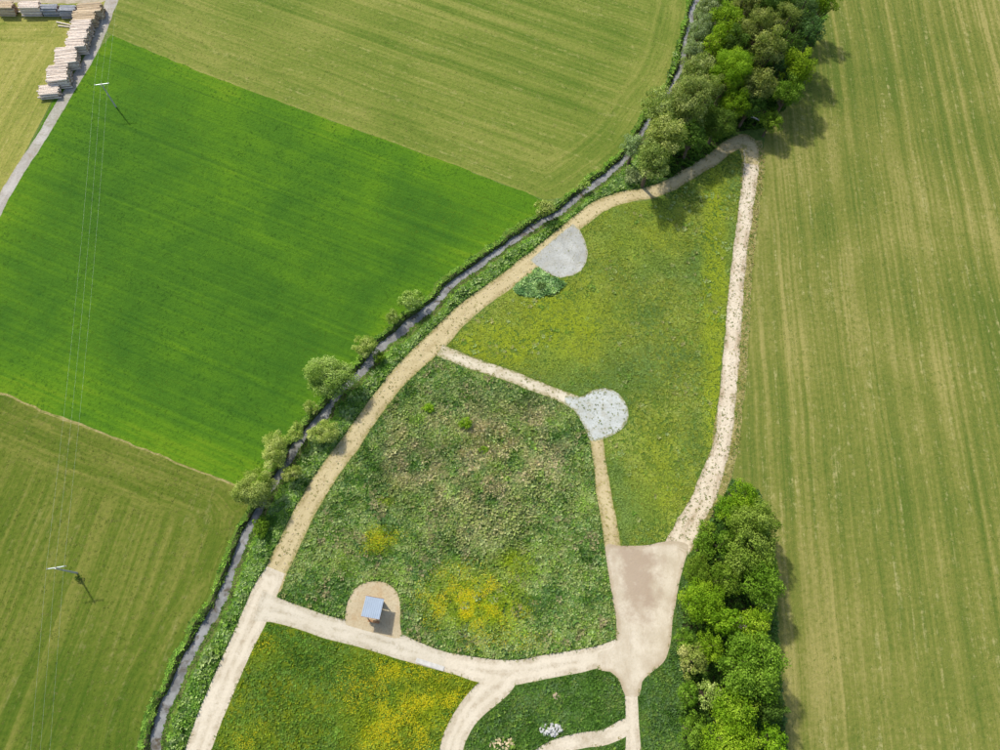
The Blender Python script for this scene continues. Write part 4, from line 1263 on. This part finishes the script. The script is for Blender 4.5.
if perp.dot(xa1) < 0:
    perp = -perp
ends = []
for i, (b, arm, lab) in enumerate(poles):
    if lab is None:
        arm = perp
        lab = ('slim pale power pole beyond the top edge' if i == 0 else 'slim pale power pole beyond the bottom edge')
    z0 = hz(b.x, b.y)
    o = empty('power_pole', (b.x, b.y, z0), math.atan2(arm.y, arm.x))
    tag(o, lab, 'pole', 'power poles')
    MB().tube([(0, 0, -0.3), (0, 0, PH * 0.5), (0, 0, PH + 0.1)], [0.17, 0.14, 0.11], 10).build('shaft', CONC, o)
    # crossarm set to one side as in a flag pole head
    MB().box((0, 0.17, PH - 0.15), (2.9, 0.12, 0.12)).build('crossarm', STEEL, o, 0.01)
    for s in (-1, 1):
        MB().tube([(s * 0.1, 0.13, PH - 0.75), (s * 0.75, 0.15, PH - 0.22)], [0.025, 0.025], 6).build('brace', STEEL, o)
    tops = []
    for s in (-1.3, 0.0, 1.3):
        MB().tube([(s, 0.17, PH - 0.09), (s, 0.17, PH - 0.03), (s, 0.17, PH + 0.03), (s, 0.17, PH + 0.09), (s, 0.17, PH + 0.17)], [0.03, 0.075, 0.045, 0.07, 0.03], 8).build('insulator', PORC, o)
        tops.append(Matrix.Translation((b.x, b.y, z0)) @ Matrix.Rotation(math.atan2(arm.y, arm.x), 4, 'Z') @ Vector((s, 0.17, PH + 0.19)))
    ends.append(tops)
wl = ['left wire of the overhead line across the fields', 'middle wire of the overhead line across the fields', 'right wire of the overhead line across the fields']
for k in range(3):
    P = []
    for a, b in zip(ends, ends[1:]):
        for j in range(13):
            t = j / 12.0
            if P and j == 0:
                continue
            q = a[k].lerp(b[k], t)
            q.z -= 4 * 0.9 * t * (1 - t)
            P.append(q)
    w = MB().tube(P, [0.0055] * len(P), 5).build('power_wire', WIRE)
    tag(w, wl[k], 'wire', 'wires of the overhead line')

# ------------------------------------------------------------------ timber stacks beside the lane
def log_mats():
    out = []
    for nm, a, b in (('peeled_log', (0.60, 0.50, 0.41), (0.78, 0.69, 0.59)), ('fresh_log', (0.50, 0.38, 0.24), (0.64, 0.52, 0.36)), ('grey_log', (0.27, 0.28, 0.30), (0.42, 0.42, 0.43))):
        M = Mat(nm, 0.9, 0.2)
        oi = M.n('ShaderNodeObjectInfo')
        f = M.noise(M.pos(), 2.5, 4, 0.7)
        c = M.mix(a, b, M.mp(f, 0.35, 0.65))
        c = M.mix(c, tuple(v * 0.6 for v in a), M.op('MULTIPLY', M.mp(oi.outputs['Random'], 0.6, 1.0), 0.5))
        M.color(c); out.append(M.m)
    return out


LOGM = log_mats()
ENDM = plain('sawn_ends', (0.36, 0.23, 0.14), 0.9, 0.3, 2.0)
LOG_MESH = []
for mi in range(3):
    row = []
    for v in range(4):
        bm = bmesh.new()
        rr = random.Random(mi * 10 + v)
        prof = [(-0.5, 1.0), (-0.15, 0.98 + rr.uniform(-.05, .05)), (0.2, 0.93 + rr.uniform(-.05, .05)), (0.5, 0.85)]
        rings = []
        for x, r in prof:
            rings.append([bm.verts.new((x, math.cos(t) * r * 0.5, math.sin(t) * r * 0.5)) for t in [2 * math.pi * q / 8 for q in range(8)]])
        for a, b in zip(rings, rings[1:]):
            for q in range(8):
                bm.faces.new((a[q], a[(q + 1) % 8], b[(q + 1) % 8], b[q]))
        e1 = bm.faces.new(rings[0][::-1]); e2 = bm.faces.new(rings[-1])
        bmesh.ops.recalc_face_normals(bm, faces=bm.faces[:])
        e1.material_index = 1; e2.material_index = 1
        me = bpy.data.meshes.new('log'); bm.to_mesh(me); bm.free()
        me.materials.append(LOGM[mi]); me.materials.append(ENDM)
        row.append(me)
    LOG_MESH.append(row)


def pile(px, py, heading, length, width, height, mi, label, seed, dia=0.36):
    """stack of logs lying along `heading`; (px, py) is the middle of its top"""
    r = random.Random(seed)
    p = at(px, py, height * 0.9)
    z0 = hz(p.x, p.y)
    o = empty('log_stack', (p.x, p.y, z0), heading)
    tag(o, label, 'log stack', 'timber stacks by the lane')
    layers = max(2, int(height / (dia * 0.87)))
    n0 = max(3, int(width / dia))
    for l in range(layers):
        n = n0 - l if l < layers else n0
        n = max(2, n0 - int(l * 0.3) - (l % 2))
        for k in range(n):
            y = (k - (n - 1) / 2) * dia + r.uniform(-.04, .04)
            z = dia / 2 + l * dia * 0.87
            lg = bpy.data.objects.new('log', LOG_MESH[mi][r.randrange(4)])
            COL.objects.link(lg); lg.parent = o
            d = dia * r.uniform(0.85, 1.08)
            lg.location = (r.uniform(-.22, .22), y, z + (r.uniform(0, .06) if l == layers - 1 else 0))
            lg.scale = (length * r.uniform(0.93, 1.06) * (1 if r.random() < .5 else -1), d, d)
            lg.rotation_euler = (r.uniform(0, 6.28), 0, r.gauss(0, 0.025))
    return o


lh = math.radians(8)
PILES = [
    (48, 89, 4.1, 3.0, 1.5, 0, 'lowest log stack beside the lane, small and apart from the others'),
    (57, 73, 4.2, 4.6, 2.3, 0, 'second log stack from the lower end, reddish cut ends'),
    (65, 55, 4.4, 4.6, 2.4, 0, 'log stack leaning into a slant, third from the lower end'),
    (75, 42, 4.0, 3.0, 2.4, 0, 'fourth log stack from the lower end of the lane row'),
    (77, 33, 4.0, 3.0, 2.5, 0, 'whitish log stack in the middle of the lane row'),
    (80, 24, 4.1, 3.0, 2.5, 0, 'whitish log stack with loose poles sticking out to the left'),
    (83, 15, 4.7, 3.2, 2.5, 1, 'orange tan log stack second from the road bend'),
    (89, 7, 5.0, 3.0, 2.4, 1, 'light yellow log stack at the road bend'),
]
for i, (px, py, L, w, h, mi, lab) in enumerate(PILES):
    pile(px, py, lh + random.Random(i).gauss(0, 0.03), L, w * 1.12, h, mi, lab, 50 + i)
GREY = [
    (67, 8, 3.6, 2.6, 2.0, 2, 'grey log stack nearest the tan ones at the top edge'),
    (49, 7, 3.6, 2.4, 1.9, 2, 'grey log stack second from the tan ones at the top edge'),
    (29, 5, 4.4, 2.6, 2.2, 0, 'pinkish grey log stack third from the tan ones at the top edge'),
    (4, 5, 3.8, 2.8, 2.2, 1, 'tan topped log stack in the top left corner'),
]
for i, (px, py, L, w, h, mi, lab) in enumerate(GREY):
    pile(px, py, math.radians(2), L, w, h, mi, lab, 80 + i)
for i, (px, py, a, lab) in enumerate([(64, 24, -0.25, 'loose pale pole on the grass left of the whitish stacks'), (66, 27, -0.12, 'second loose pale pole lying below the first, left of the stacks')]):
    p = at(px, py)
    lg = bpy.data.objects.new('loose_log', LOG_MESH[0][i]); COL.objects.link(lg)
    lg.location = (p.x, p.y, hz(p.x, p.y) + 0.15); lg.scale = (3.4, 0.3, 0.3); lg.rotation_euler = (0, 0, a)
    tag(lg, lab, 'log')


# ------------------------------------------------------------------ heaps and single stones
def rock_mesh(seed, mat, flat=0.7):
    r = random.Random(seed)
    bm = bmesh.new()
    bmesh.ops.create_icosphere(bm, subdivisions=1, radius=0.5)
    for v in bm.verts:
        v.co *= r.uniform(0.72, 1.15); v.co.z *= flat
    me = bpy.data.meshes.new('stone'); bm.to_mesh(me); bm.free()
    me.materials.append(mat)
    return me


WROCK = plain('white_limestone', (0.38, 0.385, 0.375), 0.9, 0.3, 3.0)
TROCK = plain('tan_clods', (0.45, 0.37, 0.22), 0.95, 0.3, 3.0)


def heap(px, py, rx, ry, n, mat, label, seed, size=(0.25, 0.6), high=0.5, piece='stone'):
    r = random.Random(seed)
    p = at(px, py); z0 = hz(p.x, p.y)
    o = empty('stone_heap', (p.x, p.y, z0)); tag(o, label, 'stone heap')
    shapes = [rock_mesh(seed + k, mat) for k in range(4)]
    for k in range(n):
        a = r.uniform(0, 6.28); q = math.sqrt(r.random())
        s = bpy.data.objects.new(piece, shapes[k % 4]); COL.objects.link(s); s.parent = o
        d = r.uniform(*size)
        s.location = (math.cos(a) * q * rx, math.sin(a) * q * ry, (1 - q) * high + d * 0.2)
        s.scale = (d * r.uniform(.8, 1.3), d, d * r.uniform(.7, 1.0)); s.rotation_euler = (r.uniform(-.3, .3), r.uniform(-.3, .3), r.uniform(0, 6.28))
    return o


heap(551, 730, 1.75, 0.85, 80, WROCK, 'heap of white grey stones on the grass island', 301)
heap(502, 744, 1.9, 1.0, 60, TROCK, 'heap of tan clods and straw at the bottom of the grass island', 302, (0.25, 0.5), 0.35, 'clod')
heap(556, 697, 0.55, 0.5, 16, plain('brown_clods', (0.28, 0.23, 0.15), 0.95, 0.3), 'small brown heap in the grass above the white stone heap', 303, (0.2, 0.4), 0.2, 'clod')
# pale fallen log at the path corner under the grove
p = at(754, 118.5)
lg = bpy.data.objects.new('fallen_log', LOG_MESH[2][1]); COL.objects.link(lg)
lg.location = (p.x, p.y, hz(p.x, p.y) + 0.17); lg.scale = (2.6, 0.4, 0.4); lg.rotation_euler = (0, 0, -0.5)
tag(lg, 'pale grey log lying at the path corner under the grove', 'log')
# concrete strip let into the track edge
def strip(pts, label):
    mb = []
    L = [at(*q) for q in pts]
    d = (L[1] - L[0]); c = (L[0] + L[1]) / 2
    o = MB().box((0, 0, 0), (d.length, 0.75, 0.1)).build('concrete_slab', CONC, None, 0.01)
    o.location = (c.x, c.y, hz(c.x, c.y) + 0.03); o.rotation_euler = (0, 0, math.atan2(d.y, d.x))
    tag(o, label, 'slab')
strip([(416, 660), (444, 669)], 'pale concrete strip in the chalk track below the buttercups')
